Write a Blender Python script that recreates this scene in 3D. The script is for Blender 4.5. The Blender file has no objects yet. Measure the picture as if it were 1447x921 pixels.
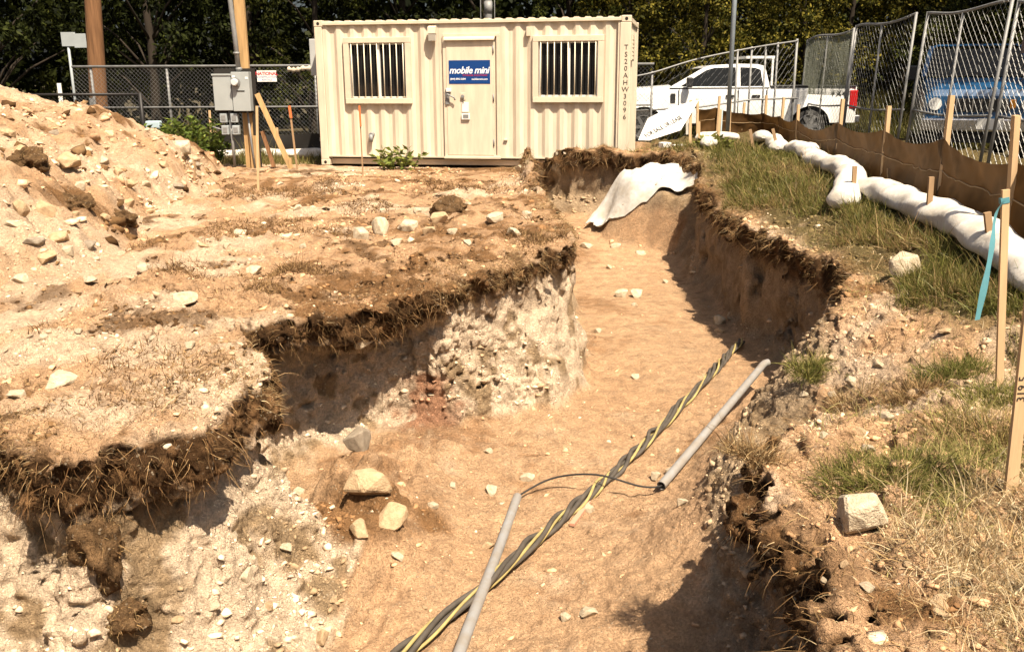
import bpy, bmesh, math, random
import numpy as np
from mathutils import Matrix, Vector

random.seed(7)
RNG = np.random.default_rng(11)
scene = bpy.context.scene
COL = scene.collection
R = math.radians

# ------------------------------------------------------------------ camera
CAM_H = 1.6
PITCH = 0.2602
ROLL = -0.005
FPX = 1300.0
cam_data = bpy.data.cameras.new('camera')
cam_data.sensor_width = 36.0
cam_data.lens = FPX / 1447.0 * 36.0
cam_data.clip_start = 0.05
cam_data.clip_end = 2000.0
cam = bpy.data.objects.new('camera', cam_data)
COL.objects.link(cam)
cam.matrix_world = (Matrix.Translation((0, 0, CAM_H)) @ Matrix.Rotation(math.pi / 2 - PITCH, 4, 'X')
                    @ Matrix.Rotation(ROLL, 4, 'Z'))
scene.camera = cam

# ------------------------------------------------------------------ sky, sun, exposure
SUN = Vector((0.25, -0.45, 0.86)).normalized()          # towards the sun
world = bpy.data.worlds.new('World')
scene.world = world
world.use_nodes = True
wn = world.node_tree
sky = wn.nodes.new('ShaderNodeTexSky')
sky.sky_type = 'NISHITA'
sky.sun_disc = False
sky.sun_elevation = math.asin(SUN.z)
sky.sun_rotation = math.atan2(SUN.x, SUN.y)
sky.air_density = 1.0
sky.dust_density = 6.0
sky.ozone_density = 0.5
wn.links.new(sky.outputs[0], wn.nodes['Background'].inputs[0])
wn.nodes['Background'].inputs[1].default_value = 0.05

sl = bpy.data.lights.new('sun', 'SUN')
sl.energy = 5.0
sl.angle = R(0.5)
sl.color = (1.0, 0.87, 0.69)
sun = bpy.data.objects.new('sun', sl)
COL.objects.link(sun)
sun.rotation_euler = (-SUN).to_track_quat('-Z', 'Y').to_euler()
sun.location = (4, -4, 20)

vs = scene.view_settings
vs.view_transform = 'Standard'
vs.look = 'None'
vs.gamma = 1.0
vs.exposure = 1.1
scene.cycles.use_denoising = True
scene.cycles.max_bounces = 6
scene.cycles.diffuse_bounces = 1
scene.cycles.transparent_max_bounces = 8
scene.cycles.glossy_bounces = 3


# ------------------------------------------------------------------ helpers: objects
def tag(o, label=None, cat=None, group=None, kind=None):
    if label: o['label'] = label
    if cat: o['category'] = cat
    if group: o['group'] = group
    if kind: o['kind'] = kind
    return o


def link(name, data, parent=None, material=None):
    o = bpy.data.objects.new(name, data)
    COL.objects.link(o)
    if parent is not None:
        o.parent = parent
    if material is not None and data is not None and not data.materials:
        data.materials.append(material)
    return o


def empty(name, loc=(0, 0, 0), rz=0.0):
    o = bpy.data.objects.new(name, None)
    o.empty_display_size = 0.1
    COL.objects.link(o)
    o.location = loc
    o.rotation_euler = (0, 0, rz)
    return o


def np_mesh(name, V, F, smooth=False, colors=None, attr='soil'):
    """V (n,3), F (m,k) with k 3 or 4 (or a list of such arrays)."""
    me = bpy.data.meshes.new(name)
    Fs = F if isinstance(F, list) else [F]
    V = np.ascontiguousarray(V, dtype=np.float32)
    loops = np.concatenate([f.ravel() for f in Fs]).astype(np.int32)
    cnt = np.concatenate([np.full(len(f), f.shape[1]) for f in Fs]).astype(np.int32)
    start = np.concatenate([[0], np.cumsum(cnt)[:-1]]).astype(np.int32)
    me.vertices.add(len(V))
    me.vertices.foreach_set('co', V.ravel())
    me.loops.add(len(loops))
    me.loops.foreach_set('vertex_index', loops)
    me.polygons.add(len(cnt))
    me.polygons.foreach_set('loop_start', start)
    me.polygons.foreach_set('loop_total', cnt)
    me.update(calc_edges=True)
    if smooth:
        me.polygons.foreach_set('use_smooth', np.ones(len(cnt), dtype=bool))
    if colors is not None:
        a = me.attributes.new(attr, 'FLOAT_COLOR', 'POINT')
        c = np.ones((len(V), 4), dtype=np.float32)
        c[:, :3] = colors
        a.data.foreach_set('color', c.ravel())
    me.validate()
    return me


class MB:
    """collects simple shapes into one mesh"""
    def __init__(self):
        self.v, self.f, self.sm = [], [], []

    def add(self, vs_, fs_, smooth=False):
        n = len(self.v)
        self.v += [tuple(p) for p in vs_]
        self.f += [tuple(i + n for i in f) for f in fs_]
        self.sm += [smooth] * len(fs_)
        return self

    def box(self, x0, x1, y0, y1, z0, z1, b=0.0):
        if b <= 0:
            p = [(x0, y0, z0), (x1, y0, z0), (x1, y1, z0), (x0, y1, z0),
                 (x0, y0, z1), (x1, y0, z1), (x1, y1, z1), (x0, y1, z1)]
            return self.add(p, [(0, 3, 2, 1), (4, 5, 6, 7), (0, 1, 5, 4), (1, 2, 6, 5), (2, 3, 7, 6), (3, 0, 4, 7)])
        bm = bmesh.new()
        bmesh.ops.create_cube(bm, size=1.0, matrix=Matrix.Translation(((x0 + x1) / 2, (y0 + y1) / 2, (z0 + z1) / 2))
                              @ Matrix.Diagonal((x1 - x0, y1 - y0, z1 - z0, 1)))
        bmesh.ops.bevel(bm, geom=bm.edges[:], offset=b, segments=2, affect='EDGES', profile=0.5)
        bm.verts.ensure_lookup_table()
        for i, v in enumerate(bm.verts): v.index = i
        self.add([v.co[:] for v in bm.verts], [[v.index for v in f.verts] for f in bm.faces])
        bm.free()
        return self

    def prism(self, prof, axis_from, axis_to, plane='xz', smooth=False):
        """extrude closed profile [(a,b)] ; plane xz -> along y, yz -> along x, xy -> along z"""
        n = len(prof)
        def P(a, b, c):
            return {'xz': (a, c, b), 'yz': (c, a, b), 'xy': (a, b, c)}[plane]
        vs_ = [P(a, b, axis_from) for a, b in prof] + [P(a, b, axis_to) for a, b in prof]
        fs_ = [(i, (i + 1) % n, n + (i + 1) % n, n + i) for i in range(n)]
        self.add(vs_, fs_, smooth)
        k = len(self.v) - 2 * n
        self.f += [tuple(k + i for i in range(n))[::-1], tuple(k + n + i for i in range(n))]
        self.sm += [False, False]
        return self

    def tube(self, pts, rad, seg=8, caps=True, smooth=True):
        pts = [Vector(p) for p in pts]
        rads = rad if isinstance(rad, (list, tuple, np.ndarray)) else [rad] * len(pts)
        vs_, fs_ = [], []
        ref = None
        for i, p in enumerate(pts):
            t = (pts[min(i + 1, len(pts) - 1)] - pts[max(i - 1, 0)]).normalized()
            if ref is None:
                ref = t.orthogonal().normalized()
            else:
                ref = (ref - t * ref.dot(t))
                ref = ref.normalized() if ref.length > 1e-6 else t.orthogonal().normalized()
            b = t.cross(ref)
            for k in range(seg):
                a = 2 * math.pi * k / seg
                vs_.append(p + (ref * math.cos(a) + b * math.sin(a)) * rads[i])
        for i in range(len(pts) - 1):
            for k in range(seg):
                fs_.append((i * seg + k, i * seg + (k + 1) % seg, (i + 1) * seg + (k + 1) % seg, (i + 1) * seg + k))
        self.add(vs_, fs_, smooth)
        if caps:
            k0 = len(self.v) - len(vs_)
            self.f += [tuple(k0 + k for k in range(seg))[::-1], tuple(k0 + (len(pts) - 1) * seg + k for k in range(seg))]
            self.sm += [False, False]
        return self

    def bar(self, a, b, w, d, up=(0, 0, 1)):
        """rectangular bar from a to b; w across, d along 'up x dir'"""
        a, b = Vector(a), Vector(b)
        t = (b - a).normalized()
        u = Vector(up)
        s = t.cross(u)
        s = s.normalized() if s.length > 1e-5 else t.orthogonal().normalized()
        n = s.cross(t).normalized()
        o = []
        for c in (a, b):
            for sx, sn in ((-1, -1), (1, -1), (1, 1), (-1, 1)):
                o.append(c + s * (sx * w / 2) + n * (sn * d / 2))
        return self.add(o, [(0, 3, 2, 1), (4, 5, 6, 7), (0, 1, 5, 4), (1, 2, 6, 5), (2, 3, 7, 6), (3, 0, 4, 7)])

    def grid(self, P, smooth=True):
        """P: array (n,m,3)"""
        n, m = len(P), len(P[0])
        vs_ = [tuple(P[i][j]) for i in range(n) for j in range(m)]
        fs_ = [(i * m + j, i * m + j + 1, (i + 1) * m + j + 1, (i + 1) * m + j) for i in range(n - 1) for j in range(m - 1)]
        return self.add(vs_, fs_, smooth)

    def xform(self, M):
        self.v = [tuple(M @ Vector(p)) for p in self.v]
        return self

    def mesh(self, name):
        me = bpy.data.meshes.new(name)
        me.from_pydata(self.v, [], self.f)
        me.polygons.foreach_set('use_smooth', self.sm)
        bm = bmesh.new(); bm.from_mesh(me)
        bmesh.ops.recalc_face_normals(bm, faces=bm.faces[:])
        bm.to_mesh(me); bm.free()
        return me

    def build(self, name, material=None, parent=None):
        return link(name, self.mesh(name), parent, material)


def copy_tree(o, parent=None):
    c = o.copy()
    COL.objects.link(c)
    c.parent = parent
    for ch in [x for x in o.children]:
        copy_tree(ch, c)
    return c


# ------------------------------------------------------------------ helpers: materials
def mat(name, col, rough=0.8, var=0.0, scale=6.0, bump=0.0, bscale=40.0, metal=0.0, col2=None, spec=0.3, trans=0.0,
        stretch=(1, 1, 1), attr=None, coat=0.0):
    m = bpy.data.materials.new(name)
    m.use_nodes = True
    nt = m.node_tree
    N, L = nt.nodes, nt.links
    bs = N['Principled BSDF']
    bs.inputs['Roughness'].default_value = rough
    bs.inputs['Metallic'].default_value = metal
    bs.inputs['Specular IOR Level'].default_value = spec
    if coat: bs.inputs['Coat Weight'].default_value = coat
    if trans: bs.inputs['Transmission Weight'].default_value = trans
    tc = N.new('ShaderNodeTexCoord')
    mp = N.new('ShaderNodeMapping')
    mp.inputs['Scale'].default_value = stretch
    L.new(tc.outputs['Object'], mp.inputs[0])
    base = None
    if attr:
        at = N.new('ShaderNodeAttribute'); at.attribute_name = attr
        base = at.outputs['Color']
    if var > 0 or col2 is not None:
        nz = N.new('ShaderNodeTexNoise')
        nz.inputs['Scale'].default_value = scale
        nz.inputs['Detail'].default_value = 6
        nz.inputs['Roughness'].default_value = 0.6
        L.new(mp.outputs[0], nz.inputs['Vector'])
        rp = N.new('ShaderNodeMapRange')
        rp.inputs[1].default_value = 0.3; rp.inputs[2].default_value = 0.7
        L.new(nz.outputs[0], rp.inputs[0])
        mx = N.new('ShaderNodeMix'); mx.data_type = 'RGBA'
        if attr:
            hs = N.new('ShaderNodeHueSaturation')
            L.new(base, hs.inputs['Color'])
            mr = N.new('ShaderNodeMapRange')
            mr.inputs[3].default_value = 1 - var; mr.inputs[4].default_value = 1 + var
            L.new(rp.outputs[0], mr.inputs[0]); L.new(mr.outputs[0], hs.inputs['Value'])
            L.new(hs.outputs[0], bs.inputs['Base Color'])
        else:
            c2 = col2 if col2 is not None else tuple(c * (1 - var) for c in col)
            mx.inputs[6].default_value = (*c2, 1)
            mx.inputs[7].default_value = (*[min(1, c * (1 + var * 0.4)) for c in col], 1)
            L.new(rp.outputs[0], mx.inputs[0])
            L.new(mx.outputs[2], bs.inputs['Base Color'])
    elif attr:
        L.new(base, bs.inputs['Base Color'])
    else:
        bs.inputs['Base Color'].default_value = (*col, 1)
    if bump > 0:
        n2 = N.new('ShaderNodeTexNoise')
        n2.inputs['Scale'].default_value = bscale
        n2.inputs['Detail'].default_value = 5
        L.new(mp.outputs[0], n2.inputs['Vector'])
        bp = N.new('ShaderNodeBump')
        bp.inputs['Strength'].default_value = bump
        bp.inputs['Distance'].default_value = 0.01
        L.new(n2.outputs[0], bp.inputs['Height'])
        L.new(bp.outputs[0], bs.inputs['Normal'])
    return m


def leaf_mat(name, attr='tint', rough=0.5, transl=0.25, spec=0.3):
    m = bpy.data.materials.new(name)
    m.use_nodes = True
    N, L = m.node_tree.nodes, m.node_tree.links
    bs = N['Principled BSDF']
    bs.inputs['Roughness'].default_value = rough
    bs.inputs['Specular IOR Level'].default_value = spec
    at = N.new('ShaderNodeAttribute'); at.attribute_name = attr
    L.new(at.outputs['Color'], bs.inputs['Base Color'])
    tr = N.new('ShaderNodeBsdfTranslucent')
    L.new(at.outputs['Color'], tr.inputs['Color'])
    mx = N.new('ShaderNodeMixShader'); mx.inputs[0].default_value = transl
    L.new(bs.outputs[0], mx.inputs[1]); L.new(tr.outputs[0], mx.inputs[2])
    L.new(mx.outputs[0], N['Material Output'].inputs['Surface'])
    return m


# ------------------------------------------------------------------ helpers: noise (numpy)
def _hash(ix, iy, iz, seed):
    h = (ix.astype(np.int64) * 374761393 + iy.astype(np.int64) * 668265263 + iz.astype(np.int64) * 2147483647 + seed * 974634777)
    h = (h ^ (h >> 13)) * 1274126177 & 0x7fffffffffff
    h = h ^ (h >> 16)
    return ((h & 0xffff).astype(np.float32) / 32767.5 - 1.0)


def vnoise(x, y, z, seed=0):
    x, y, z = np.broadcast_arrays(np.asarray(x, np.float32), np.asarray(y, np.float32), np.asarray(z, np.float32))
    ix, iy, iz = np.floor(x), np.floor(y), np.floor(z)
    fx, fy, fz = x - ix, y - iy, z - iz
    ix, iy, iz = ix.astype(np.int32), iy.astype(np.int32), iz.astype(np.int32)
    ux, uy, uz = fx * fx * (3 - 2 * fx), fy * fy * (3 - 2 * fy), fz * fz * (3 - 2 * fz)
    def lx(dy, dz):
        a = _hash(ix, iy + dy, iz + dz, seed); b = _hash(ix + 1, iy + dy, iz + dz, seed)
        return a + (b - a) * ux
    a = lx(0, 0); a = a + (lx(1, 0) - a) * uy
    b = lx(0, 1); b = b + (lx(1, 1) - b) * uy
    return a + (b - a) * uz


def vnoise2(x, y, seed=0):
    x, y = np.broadcast_arrays(np.asarray(x, np.float32), np.asarray(y, np.float32))
    ix, iy = np.floor(x), np.floor(y)
    fx, fy = x - ix, y - iy
    ix, iy = ix.astype(np.int32), iy.astype(np.int32)
    z = np.zeros_like(ix)
    ux, uy = fx * fx * (3 - 2 * fx), fy * fy * (3 - 2 * fy)
    a = _hash(ix, iy, z, seed); a = a + (_hash(ix + 1, iy, z, seed) - a) * ux
    b = _hash(ix, iy + 1, z, seed); b = b + (_hash(ix + 1, iy + 1, z, seed) - b) * ux
    return a + (b - a) * uy


def fbm2(x, y, f, octv, seed=0, gain=0.5):
    o, a, t = 0, 1.0, 0.0
    for i in range(octv):
        o = o + a * vnoise2(x * f + 13.7 * i, y * f + 7.3 * i, seed + i); t += a
        a *= gain; f *= 2.03
    return o / t


def sstep(a, b, x):
    t = np.clip((x - a) / (b - a), 0, 1)
    return t * t * (3 - 2 * t)


def blob(x, y, cx, cy, rx, ry=None):
    ry = rx if ry is None else ry
    return np.exp(-((x - cx) / rx) ** 2 - ((y - cy) / ry) ** 2)
# ------------------------------------------------------------------ the ground: trench, banks, field
# trench outline: x, y, undercut, talus height share, talus length, lip, sod thickness
TR = np.array([
    (-2.90, 1.00, .05, .6, .50, .06, .25), (-2.90, 3.00, .05, .6, .50, .06, .25), (-2.45, 3.98, .02, .78, .50, .07, .34),
    (-2.02, 3.86, .08, .74, .60, .11, .36), (-1.76, 4.18, .14, .74, .80, .13, .36), (-1.52, 4.95, .14, .74, .85, .13, .34),
    (-1.74, 5.50, .05, .6, .45, .10, .28), (-1.98, 6.20, .10, .3, .20, .10, .26), (-1.58, 6.28, .45, .1, .06, .16, .28),
    (-1.22, 6.66, .48, .1, .06, .17, .32), (-0.88, 7.12, .36, .1, .08, .15, .34), (-0.44, 7.48, .00, .4, .12, .07, .28),
    (-0.06, 7.98, .00, .85, .42, .05, .26), (0.22, 8.48, .00, .85, .40, .05, .26), (0.56, 9.06, .00, .6, .25, .05, .26),
    (0.62, 9.90, .02, .3, .25, .04, .22), (0.60, 11.50, .02, .3, .30, .03, .2), (0.42, 14.00, .02, .3, .30, .03, .2),
    (0.22, 16.50, .02, .3, .30, .03, .2), (0.22, 17.80, .02, .3, .30, .04, .3), (1.00, 17.25, .08, .35, .35, .05, .38),
    (1.90, 16.75, .08, .35, .35, .05, .38), (2.62, 16.20, .08, .4, .40, .05, .38), (3.12, 15.90, .05, .5, .40, .05, .3),
    (3.00, 15.10, .00, .5, .40, .04, .3), (2.88, 14.00, .00, .3, .25, .04, .3), (2.84, 12.20, .00, .15, .10, .05, .32),
    (2.78, 10.30, .02, .12, .10, .06, .34), (2.94, 8.70, .02, .15, .12, .06, .34), (2.94, 7.75, .00, .75, .60, .05, .3),
    (2.46, 6.60, .00, 1.0, .85, .03, .12), (1.92, 5.35, .00, 1.0, .80, .03, .10), (1.50, 4.40, .00, .95, .55, .04, .2),
    (1.14, 3.72, .14, .3, .15, .10, .30), (1.08, 3.28, .24, .2, .12, .10, .36), (1.12, 2.75, .20, .2, .12, .08, .36),
    (1.00, 1.80, .10, .3, .20, .06, .3), (0.80, 1.00, .05, .5, .40, .05, .3)], dtype=np.float64)
FLOOR = -1.3
CYAW = 0.1865
CON0 = (-3.7755, 18.5151)


def container_local(x, y):
    dx, dy = x - CON0[0], y - CON0[1]
    c, s = math.cos(CYAW), math.sin(CYAW)
    return dx * c - dy * s, dx * s + dy * c          # along front, back


def trench(x, y, warp=True):
    """signed distance (positive in the ground) and wall parameters"""
    x = np.asarray(x, np.float32); y = np.asarray(y, np.float32)
    if warp:
        wx = .06 * vnoise2(x * 1.9, y * 1.9, 3) + .05 * vnoise2(x * 5.1, y * 5.1, 4) + .02 * vnoise2(x * 12, y * 12, 5)
        wy = .06 * vnoise2(x * 1.9, y * 1.9, 6) + .05 * vnoise2(x * 5.1, y * 5.1, 7) + .02 * vnoise2(x * 12, y * 12, 8)
        x = x + wx; y = y + wy
    dmin = np.full(x.shape, 1e9, np.float32)
    inside = np.zeros(x.shape, bool)
    W = np.zeros(x.shape, np.float32)
    par = [np.zeros(x.shape, np.float32) for _ in range(5)]
    n = len(TR)
    for i in range(n):
        a, b = TR[i], TR[(i + 1) % n]
        ex, ey = b[0] - a[0], b[1] - a[1]
        t = np.clip(((x - a[0]) * ex + (y - a[1]) * ey) / (ex * ex + ey * ey), 0, 1)
        d = np.sqrt((x - a[0] - t * ex) ** 2 + (y - a[1] - t * ey) ** 2)
        dmin = np.minimum(dmin, d)
        w = 1.0 / (d + .04) ** 4
        W += w
        for k in range(5):
            par[k] += w * (a[2 + k] + t * (b[2 + k] - a[2 + k]))
        if abs(ey) > 1e-9:
            c = ((a[1] > y) != (b[1] > y)) & (x < ex * (y - a[1]) / ey + a[0])
            inside ^= c
    return np.where(inside, -dmin, dmin).astype(np.float32), [p / W for p in par]


HEAP_FOOT = np.array([(-4.9, 16.2), (-4.7, 14.0), (-4.45, 12.0), (-4.05, 10.2), (-3.75, 8.8), (-3.75, 7.6), (-4.4, 6.6),
                      (-6.5, 6.2), (-9.5, 7.5), (-11.5, 11), (-11.5, 16.5), (-9.5, 18.3), (-6.3, 18.0)])


def poly_sd(x, y, P):
    dmin = np.full(np.shape(x), 1e9, np.float32); inside = np.zeros(np.shape(x), bool)
    for i in range(len(P)):
        a, b = P[i], P[(i + 1) % len(P)]
        ex, ey = b[0] - a[0], b[1] - a[1]
        t = np.clip(((x - a[0]) * ex + (y - a[1]) * ey) / (ex * ex + ey * ey), 0, 1)
        dmin = np.minimum(dmin, np.sqrt((x - a[0] - t * ex) ** 2 + (y - a[1] - t * ey) ** 2))
        if abs(ey) > 1e-9:
            inside ^= ((a[1] > y) != (b[1] > y)) & (x < ex * (y - a[1]) / ey + a[0])
    return np.where(inside, dmin, -dmin)


def heap_h(x, y):
    sd = poly_sd(x + .25 * vnoise2(x * .8, y * .8, 31), y + .25 * vnoise2(x * .8, y * .8, 32), HEAP_FOOT)
    h = 1.75 * (1 - np.exp(-np.maximum(sd, 0) * .52)) * sstep(-.1, .5, sd)
    bil = lambda f, k: np.abs(vnoise2(x * f, y * f, k)) - .35
    n = .12 * vnoise2(x * 1.7, y * 1.7, 33) + .07 * vnoise2(x * 4.3, y * 4.3, 34) + .11 * bil(3.3, 36) + .07 * bil(6.5, 37) + .04 * bil(11, 38)
    return h + n * sstep(0, .6, sd) - .12 * sstep(.25, -.35, sd)


def h_top(x, y, fine=True):
    x = np.asarray(x, np.float32); y = np.asarray(y, np.float32)
    right = sstep(2.75, 4.0, x) * (.03 + .30 * sstep(3.5, 9.5, y)) * sstep(1.5, 4, y) + .10 * sstep(2.5, 3.2, x) * sstep(11, 15, y)
    bank = .36 * sstep(.12, .30, x) * sstep(13.5, 15.5, y)
    z = np.maximum(right, bank)
    z = z + .12 * blob(x, y, -.5, 8.9, 1.3, 1.2) * sstep(1.0, .7, x)
    z = z - .50 * blob(x, y, 1.80, 5.55, .70, .95)
    cu, cv = container_local(x, y)
    inside = sstep(-.32, -.10, cv) * sstep(6.5, 6.25, cu)
    z = z * (1 - inside * sstep(2.75, 2.6, cv)) - .03 * inside
    z = z * (1 - .75 * sstep(19.5, 23, y)) + .0
    z = z - .10 * sstep(5.0, 7, x)
    if fine:
        amp = 1 - .7 * inside
        pad = sstep(13.5, 16.5, y) * sstep(.4, -.2, x)
        amp = amp * (1 - .55 * pad)
        n = .055 * vnoise2(x * .9, y * .9, 41) + .045 * vnoise2(x * 2.3, y * 2.3, 42) + .030 * vnoise2(x * 5.2, y * 5.2, 43)
        bil = lambda f, k: np.abs(vnoise2(x * f, y * f, k)) - .35
        n = n + .045 * bil(6.1, 44) + .032 * bil(11.7, 45) + .014 * vnoise2(x * 21, y * 21, 49)
        lum = sstep(-.2, .5, vnoise2(x * 1.3, y * 1.3, 46))
        n = n + lum * (.10 * np.maximum(0, vnoise2(x * 7.3, y * 7.3, 47) - .15) ** 1.3 + .055 * np.maximum(0, vnoise2(x * 15, y * 15, 48) - .1) ** 1.2)
        z = z + n * amp
    return z


MOUND = np.array([(1.25, 15.9), (1.6, 15.2), (2.3, 14.7), (3.0, 14.5), (3.3, 15.2), (3.1, 16.1), (2.3, 16.5), (1.6, 16.5)])


def h_floor(x, y):
    x = np.asarray(x, np.float32); y = np.asarray(y, np.float32)
    z = FLOOR + .05 * vnoise2(x * .8, y * .8, 51) + .022 * vnoise2(x * 3.1, y * 3.1, 52)
    z = z + .010 * vnoise2(x * 9, y * 9, 53) + .006 * vnoise2(x * 22, y * 22, 54)
    heap = .34 * blob(x, y, -.95, 5.75, .42, .55) + .22 * blob(x, y, -.75, 5.05, .45, .38) + .16 * blob(x, y, -.9, 6.7, .5, .4)
    rough = 1 + .55 * vnoise2(x * 4, y * 4, 55) + .35 * vnoise2(x * 9, y * 9, 56)
    m = poly_sd(x + .12 * vnoise2(x * 3, y * 3, 57), y + .12 * vnoise2(x * 3, y * 3, 58), MOUND)
    z = z + .45 * sstep(13.2, 16.5, y)
    pr_ = (x - 1.02) * .91 - (y - 3.7) * .42
    z = z + .55 * sstep(-1.25, .05, pr_ + .1 * vnoise2(x * 2.5, y * 2.5, 50)) * sstep(4.1, 5.2, y) * sstep(8.4, 7.2, y) * (x > .3)
    mound = .88 * sstep(-.05, 1.0, np.maximum(m, 0) * .9 + np.clip((x - 1.3) / 1.5, 0, 1) * sstep(-.05, .25, m)) * sstep(-.02, .1, m)
    return z + heap * np.clip(rough, .35, 1.7) + mound * (1 + .10 * vnoise2(x * 5, y * 5, 59))


def surface_nets(d, org, h):
    """d > 0 solid; returns V, quads"""
    nx, ny, nz = d.shape
    s = d > 0
    c = np.zeros((nx - 1, ny - 1, nz - 1), np.uint8)
    for i in (0, 1):
        for j in (0, 1):
            for k in (0, 1):
                c += s[i:nx - 1 + i, j:ny - 1 + j, k:nz - 1 + k]
    I, J, K = np.nonzero((c > 0) & (c < 8))
    idx = np.full(c.shape, -1, np.int32)
    idx[I, J, K] = np.arange(len(I))
    acc = np.zeros((len(I), 3), np.float32); cnt = np.zeros(len(I), np.float32)
    cor = {(i, j, k): d[I + i, J + j, K + k] for i in (0, 1) for j in (0, 1) for k in (0, 1)}
    for ax in range(3):
        for p in (0, 1):
            for q in (0, 1):
                a = [0, 0, 0]; o = [m for m in range(3) if m != ax]
                a[o[0]], a[o[1]] = p, q
                b = list(a); b[ax] = 1
                va, vb = cor[tuple(a)], cor[tuple(b)]
                m = (va > 0) != (vb > 0)
                t = np.where(m, va / np.where(m, va - vb, 1), 0)
                for e in range(3):
                    acc[:, e] += m * (a[e] + (t if e == ax else 0))
                cnt += m
    V = acc / cnt[:, None] + np.stack([I, J, K], 1)
    V = V * h + np.asarray(org)
    quads = []
    for ax in range(3):
        sl0 = [slice(1, -1)] * 3; sl1 = [slice(1, -1)] * 3
        sl0[ax] = slice(0, -1); sl1[ax] = slice(1, None)
        a, b = s[tuple(sl0)], s[tuple(sl1)]
        E = np.argwhere(a != b)
        if len(E) == 0: continue
        flip = a[E[:, 0], E[:, 1], E[:, 2]]
        P = E.copy()
        o = [m for m in range(3) if m != ax]
        for m in o: P[:, m] += 1
        def cell(du, dv):
            Q = P.copy(); Q[:, o[0]] += du; Q[:, o[1]] += dv
            return idx[Q[:, 0], Q[:, 1], Q[:, 2]]
        q = np.stack([cell(-1, -1), cell(0, -1), cell(0, 0), cell(-1, 0)], 1)
        if ax == 1: flip = ~flip
        q[~flip] = q[~flip][:, ::-1]
        quads.append(q[(q >= 0).all(1)])
    return V, np.concatenate(quads)


def density_block(x0, x1, y0, y1, z0, z1, h):
    xs = np.arange(x0, x1 + h * .5, h, dtype=np.float32); ys = np.arange(y0, y1 + h * .5, h, dtype=np.float32)
    zs = np.arange(z0, z1 + h * .5, h, dtype=np.float32)
    X, Y = np.meshgrid(xs, ys, indexing='ij')
    S, (uc, th, tl, lip, sod) = trench(X, Y)
    HT, HF = h_top(X, Y), h_floor(X, Y)
    Z = zs[None, None, :]
    t = HT[..., None] - Z
    Hw = np.maximum(HT - HF, .3)[..., None]
    q = t / Hw
    e = lambda a: a[..., None]
    off = e(lip) * sstep(e(sod) * 1.15, e(sod) * .6, t)
    off = off - e(uc) * sstep(e(sod) * .8, e(sod) * 1.5, t) * sstep(1.25, .75, q)
    tal = np.maximum(0, (q - (1 - e(th))) / e(th))
    off = off + e(tl) * np.minimum(tal, 1.25) ** 1.2
    dw = S[..., None] + off
    # rounded rim
    k = .05
    dt = t
    g = np.minimum(dt, dw) - np.maximum(k - np.abs(dt - dw), 0) ** 2 / (4 * k)
    df = HF[..., None] - Z
    k = .10
    d = np.maximum(g, df) + np.maximum(k - np.abs(g - df), 0) ** 2 / (4 * k)
    d = d.astype(np.float32)
    B = np.nonzero(np.abs(d) < .22)
    bx, by, bz = xs[B[0]], ys[B[1]], zs[B[2]]
    tt = t[B]; sd = sod[B[0], B[1]]
    hw = Hw[B[0], B[1], 0]
    wallm = sstep(.02, .14, tt) * sstep(1.02, .80, tt / hw)
    sodm = sstep(.01, .05, tt) * sstep(1.25, .8, tt / sd)
    n1 = vnoise(bx * 2.6, by * 2.6, bz * 1.7, 61)
    n2 = vnoise(bx * 6.5, by * 6.5, bz * 4.2, 62)
    n3 = vnoise(bx * 14, by * 14, bz * 11, 63)
    crack = np.abs(vnoise(bx * 4.2, by * 4.2, bz * 1.6, 65))
    dn = wallm * (.085 * n1 + .06 * n2 + .03 * n3 - .05 * sstep(.12, 0, crack)) + sodm * (.055 * n2 + .055 * n3)
    if h < .03:
        dn = dn + (.010 + .014 * wallm + .018 * sodm) * vnoise(bx * 31, by * 31, bz * 27, 64)
    d[B] += dn
    V, F = surface_nets(d, (x0, y0, z0), h)
    return V.astype(np.float32), F


C_TOP = np.array((.57, .355, .20)); C_TOPB = np.array((.26, .14, .062)); C_SOD = np.array((.070, .036, .015))
C_CLAY = np.array((.71, .545, .385)); C_WALL = np.array((.36, .25, .145)); C_FLOOR = np.array((.60, .382, .22))
C_RUST = np.array((.27, .085, .028)); C_PALE = np.array((.70, .51, .345))


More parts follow.
